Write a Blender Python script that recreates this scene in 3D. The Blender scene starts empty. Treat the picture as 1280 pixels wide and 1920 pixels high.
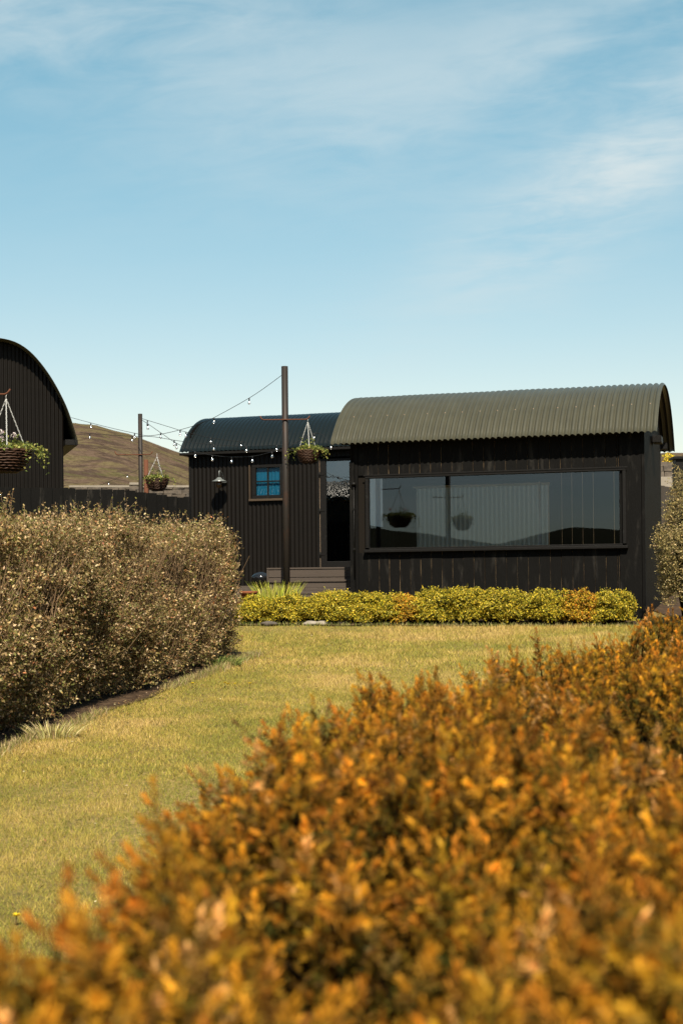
import bpy, math, random
import numpy as np
from mathutils import Vector, Matrix
random.seed(7); RNG = np.random.default_rng(7)
sc = bpy.context.scene; C = sc.collection
R = math.radians; PI = math.pi

# ------------------------------------------------------------------ camera
F = 2750.0; HORIZON = 1100.0; ROLL = 0.010; ZC = 1.564
cam = bpy.data.cameras.new("camera"); camo = bpy.data.objects.new("camera", cam); C.objects.link(camo)
cam.sensor_fit = 'VERTICAL'; cam.sensor_height = 36.0; cam.sensor_width = 24.0
cam.lens = F / 1920 * 36.0
cam.shift_y = (HORIZON - 960) / 1920.0
cam.clip_start = 0.05; cam.clip_end = 9000
cam.dof.use_dof = True; cam.dof.focus_distance = 15.0; cam.dof.aperture_fstop = 6.3
camo.location = (0, 0, ZC)
camo.rotation_euler = (Matrix.Rotation(R(90), 4, 'X') @ Matrix.Rotation(-ROLL, 4, 'Z')).to_euler()
sc.camera = camo
# ------------------------------------------------------------------ light
SUN_EL, SUN_AZ = 50.0, 5.0       # sun behind the photographer, a little to the right
sdir = Vector((math.sin(R(SUN_AZ)) * math.cos(R(SUN_EL)), -math.cos(R(SUN_AZ)) * math.cos(R(SUN_EL)), math.sin(R(SUN_EL))))
sl = bpy.data.lights.new("sun", 'SUN'); so = bpy.data.objects.new("sun", sl); C.objects.link(so)
sl.energy = 4.6; sl.angle = R(0.5); sl.color = (1.0, 0.91, 0.76)
so.rotation_euler = sdir.to_track_quat('Z', 'Y').to_euler(); so.location = (5, -20, 30)
sc.view_settings.view_transform = 'Standard'; sc.view_settings.look = 'None'
sc.view_settings.exposure = 1.0; sc.view_settings.gamma = 1.0

class NT:
    """tiny node helper"""
    def __init__(s, tree): s.t = tree; s.n = tree.nodes; s.l = tree.links
    def new(s, typ, **kw):
        n = s.n.new(typ)
        for k, v in kw.items(): setattr(n, k, v)
        return n
    def put(s, sock, v):
        if isinstance(v, bpy.types.NodeSocket): s.l.new(v, sock)
        elif v is not None: sock.default_value = v
    def m(s, op, a, b=None, c=None, clamp=False):
        n = s.new('ShaderNodeMath', operation=op, use_clamp=clamp)
        s.put(n.inputs[0], a); s.put(n.inputs[1], b)
        if c is not None: s.put(n.inputs[2], c)
        return n.outputs[0]
    def mix(s, f, a, b, mode='MIX'):
        n = s.new('ShaderNodeMix', data_type='RGBA', blend_type=mode)
        s.put(n.inputs[0], f); s.put(n.inputs[6], a); s.put(n.inputs[7], b)
        return n.outputs[2]
    def noise(s, vec, scale, detail=4, rough=.55, dist=0.0):
        n = s.new('ShaderNodeTexNoise'); s.put(n.inputs['Vector'], vec)
        n.inputs['Scale'].default_value = scale; n.inputs['Detail'].default_value = detail
        n.inputs['Roughness'].default_value = rough; n.inputs['Distortion'].default_value = dist
        return n.outputs['Fac']
    def ramp(s, f, lo, hi):
        n = s.new('ShaderNodeMapRange', interpolation_type='SMOOTHSTEP'); s.put(n.inputs[0], f)
        n.inputs[1].default_value = lo; n.inputs[2].default_value = hi
        return n.outputs[0]
    def scale(s, vec, xyz, loc=(0, 0, 0), rot=(0, 0, 0)):
        n = s.new('ShaderNodeMapping'); s.put(n.inputs[0], vec)
        n.inputs['Scale'].default_value = xyz; n.inputs['Location'].default_value = loc; n.inputs['Rotation'].default_value = rot
        return n.outputs[0]

w = bpy.data.worlds.new("World"); sc.world = w; w.use_nodes = True
T = NT(w.node_tree); T.n.clear()
sky = T.new('ShaderNodeTexSky', sky_type='NISHITA', sun_disc=False)
sky.sun_elevation = R(SUN_EL); sky.sun_rotation = R(180 - SUN_AZ); sky.altitude = 150; sky.air_density = 1.0; sky.dust_density = 0.6; sky.ozone_density = 1.0
co = T.new('ShaderNodeTexCoord').outputs['Generated']
sp = T.new('ShaderNodeSeparateXYZ'); T.l.new(co, sp.inputs[0]); dx, dy, dz = sp.outputs
el = T.m('ARCSINE', dz); az = T.m('ARCTAN2', dx, dy)
den = T.m('ADD', T.m('MAXIMUM', dz, 0.0), 0.12)
cb = T.new('ShaderNodeCombineXYZ'); T.put(cb.inputs[0], T.m('DIVIDE', dx, den)); T.put(cb.inputs[1], T.m('DIVIDE', dy, den)); cb.inputs[2].default_value = 3.7
pv = T.scale(cb.outputs[0], (1.0, 1.0, 1), rot=(0, 0, 0.35))
n1 = T.noise(pv, 1.9, 6, .55, .25)
n2 = T.noise(T.scale(pv, (1, 1.7, 1), (4, 1, 0)), 5.5, 6, .58, .5)
wis = T.m('ADD', T.m('MULTIPLY', n1, .62), T.m('MULTIPLY', n2, .38))
def blob(a0, e0, sa, se, tilt=0.0):
    da = T.m('SUBTRACT', az, a0); de = T.m('SUBTRACT', T.m('SUBTRACT', el, e0), T.m('MULTIPLY', da, tilt))
    q = T.m('ADD', T.m('POWER', T.m('ABSOLUTE', T.m('DIVIDE', da, sa)), 2.0), T.m('POWER', T.m('ABSOLUTE', T.m('DIVIDE', de, se)), 2.0))
    return T.m('EXPONENT', T.m('MULTIPLY', q, -1.0))
cov = T.m('MULTIPLY', blob(-.16, .37, .15, .045, .05), .95)
cov = T.m('ADD', cov, T.m('MULTIPLY', blob(.185, .268, .11, .045, .55), 1.25))
cov = T.m('ADD', cov, T.m('MULTIPLY', blob(.02, .31, .16, .05, .1), .55))
cov = T.m('ADD', cov, T.m('MULTIPLY', blob(.20, .36, .12, .05, .1), .55))
cov = T.m('ADD', cov, T.m('MULTIPLY', T.ramp(T.m('MULTIPLY', dy, -1.0), -.1, .4), .85))
cov = T.m('MULTIPLY', T.m('ADD', cov, .05), .92)
clf = T.m('MULTIPLY', T.ramp(wis, .31, .68), cov, clamp=True)
clf = T.m('MULTIPLY', clf, T.ramp(dz, .0, .12))
# colour of the hazy spring sky: the physical sky with its blue leaned towards cyan, paler low down
tint = T.mix(T.ramp(el, .0, .42), (1.20, .935, .75, 1), (.84, 1.20, .98, 1))
tint = T.mix(T.ramp(T.m('MULTIPLY', dy, -1.0), -.1, .3), tint, (.44, .52, .57, 1))
base = T.mix(1.0, sky.outputs[0], tint, 'MULTIPLY')
cloudc = T.mix(0.0, (4.4, 5.1, 5.3, 1), (1, 1, 1, 1))
col = T.mix(clf, base, cloudc)
bg = T.new('ShaderNodeBackground'); T.put(bg.inputs[0], col); bg.inputs[1].default_value = 0.075
out = T.new('ShaderNodeOutputWorld'); T.l.new(bg.outputs[0], out.inputs[0])

# ------------------------------------------------------------------ helpers
def g(y):
    """height of the garden: it climbs gently away from the camera"""
    return 0.063 * min(max(y, 0.0), 25.0)
def uv(x, y):
    a = x - 640; b = HORIZON - y; c, s = math.cos(ROLL), math.sin(ROLL)
    return (a * c + b * s) / F, (-a * s + b * c) / F
def P(x, y, Y):
    u, v = uv(x, y); return Vector((u * Y, Y, ZC + v * Y))
class Frame:
    """a building's own axes: x along its front, y into it, z up"""
    def __init__(s, ox, oy, th):
        s.o = Vector((ox, oy, g(oy))); s.th = th
        s.ex = Vector((math.cos(th), -math.sin(th), 0)); s.ey = Vector((math.sin(th), math.cos(th), 0))
    def px(s, x, y, t=0.0):
        u, v = uv(x, y)
        Y = (t + s.o.x * s.ey.x + s.o.y * s.ey.y) / (u * s.ey.x + s.ey.y)
        p = Vector((u * Y, Y, 0)); q = p - Vector((s.o.x, s.o.y, 0))
        return q.dot(s.ex), ZC + v * Y - s.o.z

def mat(name, color, rough=.6, spec=.5, metal=0.0, var=0.0, vscale=8.0, bump=0.0, bscale=60.0, col2=None, attr=None, transl=0.0, stretch=(1, 1, 1), c2range=(.45, .62)):
    m = bpy.data.materials.new(name); m.use_nodes = True; T = NT(m.node_tree); T.n.clear()
    b = T.new('ShaderNodeBsdfPrincipled'); o = T.new('ShaderNodeOutputMaterial')
    co = T.scale(T.new('ShaderNodeTexCoord').outputs['Object'], stretch)
    c = tuple(color) + (1,)
    if attr:
        a = T.new('ShaderNodeAttribute', attribute_name=attr); c = a.outputs['Color']
    if col2: c = T.mix(T.ramp(T.noise(co, vscale, 6, .6), *c2range), c, tuple(col2) + (1,))
    if var:
        f = T.m('ADD', T.m('MULTIPLY', T.noise(co, vscale * 1.7, 7, .65), var * 2), 1 - var)
        cmb = T.new('ShaderNodeCombineColor'); [T.put(cmb.inputs[i], f) for i in range(3)]
        c = T.mix(1.0, c, cmb.outputs[0], 'MULTIPLY')
    T.put(b.inputs['Base Color'], c); b.inputs['Roughness'].default_value = rough
    b.inputs['Specular IOR Level'].default_value = spec; b.inputs['Metallic'].default_value = metal
    if bump:
        bn = T.new('ShaderNodeBump'); bn.inputs['Strength'].default_value = bump; bn.inputs['Distance'].default_value = .01
        T.put(bn.inputs['Height'], T.noise(co, bscale, 6, .6)); T.l.new(bn.outputs[0], b.inputs['Normal'])
    sh = b.outputs[0]
    if transl:
        tr = T.new('ShaderNodeBsdfTranslucent'); T.put(tr.inputs[0], c)
        mx = T.new('ShaderNodeMixShader'); mx.inputs[0].default_value = transl
        T.l.new(b.outputs[0], mx.inputs[1]); T.l.new(tr.outputs[0], mx.inputs[2]); sh = mx.outputs[0]
    T.l.new(sh, o.inputs[0]); return m
def glass(name, refl, tint=(1, 1, 1), wob=0.0, wscale=3.0):
    m = bpy.data.materials.new(name); m.use_nodes = True; T = NT(m.node_tree); T.n.clear()
    tr = T.new('ShaderNodeBsdfTransparent'); tr.inputs[0].default_value = tuple(tint) + (1,)
    gl = T.new('ShaderNodeBsdfGlossy'); gl.inputs['Roughness'].default_value = 0.004; gl.inputs[0].default_value = (1, 1, 1, 1)
    lw = T.new('ShaderNodeFresnel'); lw.inputs[0].default_value = 1.5
    f = T.m('MULTIPLY', lw.outputs[0], refl / .04, clamp=True)
    if wob:
        co = T.new('ShaderNodeTexCoord').outputs['Object']
        bn = T.new('ShaderNodeBump'); bn.inputs['Strength'].default_value = wob; bn.inputs['Distance'].default_value = .02
        T.put(bn.inputs['Height'], T.noise(co, wscale, 2, .5)); T.l.new(bn.outputs[0], gl.inputs['Normal'])
    mx = T.new('ShaderNodeMixShader'); T.put(mx.inputs[0], f); T.l.new(tr.outputs[0], mx.inputs[1]); T.l.new(gl.outputs[0], mx.inputs[2])
    o = T.new('ShaderNodeOutputMaterial'); T.l.new(mx.outputs[0], o.inputs[0]); return m

class MB:
    """collects shapes, build() links them as ONE mesh object"""
    def __init__(s): s.v = []; s.f = []; s.mi = []; s.sm = []
    def add(s, vs, fs, mi=0, smooth=False):
        n = len(s.v); s.v += [tuple(v) for v in vs]
        s.f += [tuple(i + n for i in f) for f in fs]
        s.mi += (mi if isinstance(mi, list) else [mi] * len(fs)); s.sm += [smooth] * len(fs); return s
    def box(s, x0, x1, y0, y1, z0, z1, mi=0, right=None):
        v = [(x0, y0, z0), (x1, y0, z0), (x1, y1, z0), (x0, y1, z0), (x0, y0, z1), (x1, y0, z1), (x1, y1, z1), (x0, y1, z1)]
        f = [(0, 1, 5, 4), (1, 2, 6, 5), (2, 3, 7, 6), (3, 0, 4, 7), (4, 5, 6, 7), (3, 2, 1, 0)]
        ml = [mi] * 6
        if right is not None: ml[1] = right
        return s.add(v, f, ml)
    def bbox(s, x0, x1, y0, y1, z0, z1, b=.004, mi=0):
        """box with chamfered long edges along every axis (8-corner chamfer)"""
        vs = []; idx = {}
        for i, X in enumerate((x0, x1)):
            for j, Yy in enumerate((y0, y1)):
                for k, Z in enumerate((z0, z1)):
                    sx, sy, sz = (1, -1)[i], (1, -1)[j], (1, -1)[k]
                    idx[i, j, k] = len(vs)
                    vs += [(X, Yy + sy * b, Z + sz * b), (X + sx * b, Yy, Z + sz * b), (X + sx * b, Yy + sy * b, Z)]
        fs = []
        o = lambda i, j, k, a: idx[i, j, k] + a
        for i in (0, 1): fs.append((o(i, 0, 0, 0), o(i, 1, 0, 0), o(i, 1, 1, 0), o(i, 0, 1, 0)))
        for j in (0, 1): fs.append((o(0, j, 0, 1), o(1, j, 0, 1), o(1, j, 1, 1), o(0, j, 1, 1)))
        for k in (0, 1): fs.append((o(0, 0, k, 2), o(1, 0, k, 2), o(1, 1, k, 2), o(0, 1, k, 2)))
        for i in (0, 1):
            for j in (0, 1): fs.append((o(i, j, 0, 0), o(i, j, 1, 0), o(i, j, 1, 1), o(i, j, 0, 1)))
        for i in (0, 1):
            for k in (0, 1): fs.append((o(i, 0, k, 0), o(i, 1, k, 0), o(i, 1, k, 2), o(i, 0, k, 2)))
        for j in (0, 1):
            for k in (0, 1): fs.append((o(0, j, k, 1), o(1, j, k, 1), o(1, j, k, 2), o(0, j, k, 2)))
        for key, n in idx.items(): fs.append((n, n + 1, n + 2))
        return s.add(vs, fs, mi)
    def tube(s, pts, r, n=8, mi=0, cap=True, smooth=True):
        pts = [Vector(p) for p in pts]; rr = r if isinstance(r, (list, tuple)) else [r] * len(pts)
        vs = []; fs = []; up = None
        for i, p in enumerate(pts):
            d = (pts[min(i + 1, len(pts) - 1)] - pts[max(i - 1, 0)]).normalized()
            if up is None: up = d.orthogonal().normalized()
            a = (up - d * up.dot(d))
            a = a.normalized() if a.length > 1e-6 else d.orthogonal().normalized()
            up = a; b = d.cross(a)
            for k in range(n):
                t = 2 * PI * k / n; vs.append(p + (a * math.cos(t) + b * math.sin(t)) * rr[i])
        for i in range(len(pts) - 1):
            for k in range(n):
                k2 = (k + 1) % n; fs.append((i * n + k, i * n + k2, (i + 1) * n + k2, (i + 1) * n + k))
        s.add(vs, fs, mi, smooth)
        if cap:
            m0 = len(s.v) - len(vs)
            s.f += [tuple(m0 + k for k in reversed(range(n))), tuple(m0 + (len(pts) - 1) * n + k for k in range(n))]
            s.mi += [mi, mi]; s.sm += [False, False]
        return s
    def lathe(s, prof, n=24, c=(0, 0, 0), mi=0, smooth=True):
        vs = []; fs = []
        for r, z in prof:
            for k in range(n): t = 2 * PI * k / n; vs.append((c[0] + r * math.cos(t), c[1] + r * math.sin(t), c[2] + z))
        for i in range(len(prof) - 1):
            for k in range(n):
                k2 = (k + 1) % n; fs.append((i * n + k, i * n + k2, (i + 1) * n + k2, (i + 1) * n + k))
        return s.add(vs, fs, mi, smooth)
    def grid(s, fn, nu, nv, mi=0, smooth=True):
        vs = [fn(i / nu, j / nv) for j in range(nv + 1) for i in range(nu + 1)]
        fs = [(j * (nu + 1) + i, j * (nu + 1) + i + 1, (j + 1) * (nu + 1) + i + 1, (j + 1) * (nu + 1) + i) for j in range(nv) for i in range(nu)]
        return s.add(vs, fs, mi, smooth)
    def build(s, name, m, parent=None, loc=(0, 0, 0)):
        me = bpy.data.meshes.new(name); me.from_pydata(s.v, [], s.f)
        for x in (m if isinstance(m, list) else [m]): me.materials.append(x)
        me.polygons.foreach_set('material_index', s.mi); me.polygons.foreach_set('use_smooth', s.sm); me.update()
        o = bpy.data.objects.new(name, me); C.objects.link(o); o.location = loc
        if parent: o.parent = parent
        return o
def tag(o, label=None, cat=None, group=None, kind=None):
    if label: o['label'] = label
    if cat: o['category'] = cat
    if group: o['group'] = group
    if kind: o['kind'] = kind
    return o
def empty(name, loc, rz=0.0):
    o = bpy.data.objects.new(name, None); C.objects.link(o); o.location = loc; o.rotation_euler = (0, 0, rz); o.empty_display_size = .2
    return o

# numpy mesh building for foliage --------------------------------------------
def np_mesh(name, V, Fq, col, m, parent=None, loc=(0, 0, 0)):
    """V (n,3); Fq (m,3|4); col (n,3)"""
    me = bpy.data.meshes.new(name); n = len(V); k = Fq.shape[1]
    me.vertices.add(n); me.vertices.foreach_set('co', np.asarray(V, np.float32).ravel())
    me.loops.add(Fq.size); me.loops.foreach_set('vertex_index', Fq.astype(np.int32).ravel())
    me.polygons.add(len(Fq)); me.polygons.foreach_set('loop_start', np.arange(0, Fq.size, k, dtype=np.int32))
    me.update(calc_edges=True)
    if col is not None:
        a = me.color_attributes.new('tint', 'FLOAT_COLOR', 'POINT')
        a.data.foreach_set('color', np.concatenate([col, np.ones((n, 1))], 1).astype(np.float32).ravel())
    me.materials.append(m); o = bpy.data.objects.new(name, me); C.objects.link(o); o.location = loc
    if parent: o.parent = parent
    return o
def unit(a): return a / np.maximum(np.linalg.norm(a, axis=-1, keepdims=True), 1e-9)
def leaves(pos, dirs, nrm, ln, wd, fold=.15, at=.45):
    """one diamond leaf per row: base, left, tip, right"""
    d = unit(dirs); s = unit(np.cross(d, nrm)); u = np.cross(s, d)
    ln = np.asarray(ln)[:, None]; wd = np.asarray(wd)[:, None]
    V = np.stack([pos, pos + d * ln * at + s * wd * .5 + u * wd * fold, pos + d * ln, pos + d * ln * at - s * wd * .5 + u * wd * fold], 1)
    return V.reshape(-1, 3)
def quads(n): return np.arange(n * 4).reshape(n, 4)
def vnoise(x, y, scale, seed=0):
    """smooth value noise, -1..1"""
    x = np.asarray(x) * scale; y = np.asarray(y) * scale
    xi = np.floor(x).astype(np.int64); yi = np.floor(y).astype(np.int64); fx = x - xi; fy = y - yi
    fx = fx * fx * (3 - 2 * fx); fy = fy * fy * (3 - 2 * fy)
    def h(a, b):
        n = (a * 374761393 + b * 668265263 + seed * 144665) & 0x7fffffff
        n = ((n ^ (n >> 13)) * 1274126177) & 0x7fffffff
        return ((n ^ (n >> 16)) & 0xffff) / 32767.5 - 1
    return (h(xi, yi) * (1 - fx) + h(xi + 1, yi) * fx) * (1 - fy) + (h(xi, yi + 1) * (1 - fx) + h(xi + 1, yi + 1) * fx) * fy
def fbm(x, y, scale, seed=0, o=4):
    return sum(vnoise(x, y, scale * 2 ** i, seed + i) * .5 ** i for i in range(o)) / 1.6
def rdir(n, up=0.0):
    a = RNG.normal(size=(n, 3)); a = unit(a); a[:, 2] += up; return unit(a)

# ------------------------------------------------------------------ materials
M = {}
M['black_paint'] = mat('black_painted_boards', (.0036, .0033, .0028), .72, .10, var=.35, vscale=3, bump=.5, bscale=30, col2=(.021, .0190, .0160), stretch=(3, 3, .6), c2range=(.54, .74))
M['black_trim'] = mat('black_painted_trim', (.0045, .0038, .0030), .55, .2, var=.3, vscale=5, bump=.3, bscale=40, col2=(.016, .016, .014), stretch=(2, 2, 2), c2range=(.6, .8))
M['raw_edge'] = mat('raw_timber_edge', (.05, .03, .015), .8, .2, col2=(.46, .32, .18), vscale=5, stretch=(6, 2, .8), c2range=(.42, .58))
M['black_iron'] = mat('black_corrugated_iron', (.0050, .0038, .0027), .5, .16, var=.35, vscale=2.5, bump=.06, bscale=25)
M['olive_roof'] = mat('olive_roof_sheet', (.052, .049, .031), .38, .45, var=.30, vscale=2.2, bump=.04, bscale=14)
M['green_roof'] = mat('dark_green_roof_sheet', (.0050, .0072, .0068), .34, .3, var=.2, vscale=1.6)
M['dull_edge'] = mat('dull_timber_edge', (.055, .038, .024), .7, .2, var=.3, vscale=9)
M['pale_seal'] = mat('pale_seal', (.26, .19, .13), .7, .2, var=.3, vscale=9)
M['dark_inside'] = mat('dark_interior', (.010, .008, .006), .9, .1)
M['floor_inside'] = mat('interior_floor', (.03, .024, .018), .8, .2, var=.3)
M['poly'] = mat('translucent_sheet', (.42, .42, .38), .5, .3, transl=.5)
M['window_glass'] = glass('window_glass', .09, wob=.006, wscale=1.6)
M['door_glass'] = glass('door_glass', .20, wob=.03, wscale=6)
M['small_glass'] = glass('small_glass', .02)
M['blue_blind'] = mat('blue_window_blind', (.003, .10, .18), .8, .1, var=.2, vscale=6)  # blue sheet behind the panes stands in for sky reflected in them
M['rust_pole'] = mat('weathered_steel', (.018, .014, .011), .55, .25, col2=(.040, .018, .010), vscale=9, stretch=(1, 1, .25), c2range=(.50, .72), var=.2)
M['rust'] = mat('rusty_iron', (.09, .03, .012), .8, .3, var=.3, vscale=20)
M['bench'] = mat('taupe_painted_boards', (.060, .046, .036), .6, .2, var=.15, vscale=4, stretch=(.4, 2, 3), bump=.2, bscale=30)
M['wicker'] = mat('wicker', (.05, .022, .010), .6, .35, var=.5, vscale=40)
M['liner'] = mat('basket_liner', (.012, .008, .006), .9, .1)
M['chain'] = mat('pale_chain', (.5, .5, .48), .4, .5)
M['cable'] = mat('black_cable', (.012, .012, .012), .6, .3)
M['stone'] = mat('grey_field_stone', (.11, .09, .07), .9, .2, col2=(.07, .06, .05), vscale=6, var=.45, bump=.6, bscale=14)
M['concrete'] = mat('pale_concrete', (.24, .21, .17), .9, .2, var=.25, vscale=4)
M['soil'] = mat('dark_soil', (.040, .025, .015), .95, .1, col2=(.075, .048, .028), vscale=14, var=.4, bump=1, bscale=40)
M['terracotta'] = mat('terracotta', (.17, .055, .02), .8, .2, var=.2)
M['white'] = mat('white_paint', (.75, .73, .68), .6, .3, var=.1)
M['enamel'] = mat('grey_enamel', (.12, .13, .125), .3, .6)
M['bark'] = mat('twig_bark', (.20, .13, .07), .85, .2, var=.4, vscale=30)
M['leaf'] = mat('foliage', (.1, .1, .05), .62, .25, attr='tint', transl=.25)
M['needle'] = mat('conifer_needles', (.1, .1, .05), .62, .15, attr='tint', transl=.16)
M['grassblade'] = mat('grass_blades', (.1, .1, .05), .65, .2, attr='tint', transl=.28)
M['core'] = mat('shaded_twiggy_core', (.010, .0065, .003), .95, .02, var=.6, vscale=40)  # near-black colour stands in for the deep shade inside the foliage

# ------------------------------------------------------------------ ground
def axis(lo, hi, near, step, grow=1.35):
    a = list(np.arange(-near, near + step, step)); s = step; x = a[-1]
    while x < hi: s *= grow; x += s; a.append(min(x, hi))
    s = step; x = a[0]
    while x > lo: s *= grow; x -= s; a.insert(0, max(x, lo))
    return a
xs = axis(-2500, 2500, 12, .5); ys = axis(-2500, 2500, 32, .5)
b = MB(); nx = len(xs)
b.add([(x, y, g(y) + .012 * math.sin(x * .9 + y * .31) * (1 if -30 < y < 17 else 0)) for y in ys for x in xs],
      [(j * nx + i, j * nx + i + 1, (j + 1) * nx + i + 1, (j + 1) * nx + i) for j in range(len(ys) - 1) for i in range(nx - 1)], 0, True)
gm = bpy.data.materials.new('turf'); gm.use_nodes = True; T = NT(gm.node_tree); bs = T.n['Principled BSDF']
co = T.new('ShaderNodeTexCoord').outputs['Object']
c = T.mix(T.ramp(T.noise(co, .9, 6, .65), .38, .62), (.20, .15, .045, 1), (.30, .21, .08, 1))
c = T.mix(T.ramp(T.noise(co, 26, 6, .7), .35, .7), c, (.10, .085, .03, 1))
T.put(bs.inputs['Base Color'], c); bs.inputs['Roughness'].default_value = .95; bs.inputs['Specular IOR Level'].default_value = .1
bn = T.new('ShaderNodeBump'); bn.inputs['Strength'].default_value = .8; bn.inputs['Distance'].default_value = .02
T.put(bn.inputs['Height'], T.noise(co, 45, 6, .7)); T.l.new(bn.outputs[0], bs.inputs['Normal'])
tag(b.build('ground', gm), kind='structure')

# hills all round ------------------------------------------------------------
HP = [(-180, .046), (-170, .052), (-160, .040), (-157, .037), (-154.5, .041), (-151.5, .029), (-147, .040), (-140, .050), (-130, .040), (-110, .05), (-90, .06), (-60, .08), (-35, .09), (-22, .098), (-14, .1115), (-11, .1125), (-9.5, .1105), (-8.2, .105), (-6, .0905), (-4, .080),
      (0, .070), (6, .072), (10, .080), (12.5, .0872), (18, .085), (30, .07), (60, .05), (90, .05), (130, .035), (160, .042), (180, .046)]
HPx = [p[0] for p in HP]; HPy = [p[1] for p in HP]
def hill(i, j):
    a = -180 + 360 * i; e = float(np.interp(a, HPx, HPy)); r = 260 + 560 * j + 260 * max(0, j - .8)
    k = j / .8 if j < .8 else 1.0 - (j - .8) * .2
    k = k ** .82 if k < 1 else k
    x = r * math.sin(R(a)); y = r * math.cos(R(a))
    n = float(fbm(x, y, .006, 5, 5)); n2 = float(fbm(x, y, .03, 9, 3))
    n3 = float(fbm(x, y, .16, 19, 3)); z = e * (260 + 560 * .8) * k + ZC * k + (n * 7 + n2 * 2.2) * math.sin(min(k, 1) * PI) * .8 + (n2 * .7 + n3 * .45) * k
    return (x, y, z if j > 0 else -3)
b = MB().grid(hill, 1800, 60)
hm = bpy.data.materials.new('moorland'); hm.use_nodes = True; T = NT(hm.node_tree); bs = T.n['Principled BSDF']
co = T.new('ShaderNodeTexCoord').outputs['Object']; st = T.scale(co, (1, 1, 2.6))
c = T.mix(T.ramp(T.noise(st, .055, 7, .65, .5), .44, .56), (.120, .096, .048, 1), (.102, .070, .050, 1))
c = T.mix(T.ramp(T.noise(T.scale(st, (1, 1, 1), (40, 9, 3)), .075, 6, .62, .6), .50, .57), c, (.056, .039, .031, 1))
c = T.mix(T.m('MULTIPLY', T.ramp(T.noise(T.scale(st, (1, 1, 1), (7, 80, 3)), .05, 6, .65), .53, .63), .75), c, (.080, .078, .030, 1))
sx = T.new('ShaderNodeSeparateXYZ'); T.l.new(co, sx.inputs[0])
c = T.mix(T.m('MULTIPLY', T.ramp(sx.outputs[2], 24, 6), .8), c, (.125, .090, .042, 1))
c = T.mix(T.m('MULTIPLY', T.ramp(T.noise(st, .5, 7, .8), .42, .60), .7), c, (.034, .023, .015, 1))
c = T.mix(T.m('MULTIPLY', T.ramp(T.noise(T.scale(st, (1, 1, 3)), 1.6, 4, .7), .5, .75), .5), c, (.17, .125, .075, 1))
c = T.mix(T.ramp(sx.outputs[1], 60, -60), c, (.016, .017, .012, 1))      # hills behind the photographer darkened, their backlit shade put into the colour
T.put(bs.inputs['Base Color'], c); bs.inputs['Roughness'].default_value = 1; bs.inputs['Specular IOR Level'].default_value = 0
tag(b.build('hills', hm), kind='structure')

# ------------------------------------------------------------------ huts
def arc_profile(half, rise, n=36):
    """points of a circular arch from -half to +half (y, z) with outward normals"""
    r = (half * half + rise * rise) / (2 * rise); a0 = math.asin(min(1, half / r)); cz = rise - r
    return [((r * math.sin(a)), cz + r * math.cos(a), math.sin(a), math.cos(a)) for a in np.linspace(-a0, a0, n + 1)]
def smooth_profile(pts, n=40):
    """resample a polyline (y, z), return with normals"""
    p = np.array(pts); d = np.r_[0, np.cumsum(np.linalg.norm(np.diff(p, axis=0), axis=1))]; t = np.linspace(0, d[-1], n + 1)
    q = np.c_[np.interp(t, d, p[:, 0]), np.interp(t, d, p[:, 1])]
    for _ in range(3): q[1:-1] = (q[:-2] + 2 * q[1:-1] + q[2:]) / 4
    tg = np.gradient(q, axis=0); tg = unit(tg)
    return [(a[0], a[1], -b_[1], b_[0]) if (-b_[1] * 0 + b_[0]) > -9 else None for a, b_ in zip(q, tg)]
def corr_roof(prof, x0, x1, pitch=.0762, amp=.0125, thick=.0025, swap=False, off=(0, 0)):
    """corrugated sheet bent over an arch; the ridges run over the arch"""
    nx = int((x1 - x0) / pitch * 8); b = MB(); m = len(prof)
    jit = [random.uniform(-.002, .002) for _ in range(nx + 1)]
    for side, dd in ((0, 0.0), (1, -thick)):
        vs = []
        for i in range(nx + 1):
            x = x0 + (x1 - x0) * i / nx; d = amp * (2 * abs(math.cos(PI * x / pitch)) ** .9 - 1) + dd
            lap = .0025 if int((x - x0) / (pitch * 8.6)) % 2 else 0.0
            for (y, z, ny, nz) in prof:
                yy, zz = off[0] + y + ny * (d + lap), off[1] + z + nz * (d + lap)
                if z < prof[0][1] + .02: zz += jit[i // 4]
                vs.append((x, yy, zz) if not swap else (yy, x, zz))
        fs = [(i * m + j, (i + 1) * m + j, (i + 1) * m + j + 1, i * m + j + 1) for i in range(nx) for j in range(m - 1)]
        b.add(vs, fs, 0, True)
    N = (nx + 1) * m
    fs = [(j, j + 1, N + j + 1, N + j) for j in range(m - 1)] + [(nx * m + j, nx * m + j + 1, N + nx * m + j + 1, N + nx * m + j) for j in range(m - 1)]
    fs += [(i * m, (i + 1) * m, N + (i + 1) * m, N + i * m) for i in range(nx)] + [(i * m + m - 1, (i + 1) * m + m - 1, N + (i + 1) * m + m - 1, N + i * m + m - 1) for i in range(nx)]
    b.f += fs; b.mi += [0] * len(fs); b.sm += [False] * len(fs)
    return b
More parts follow.
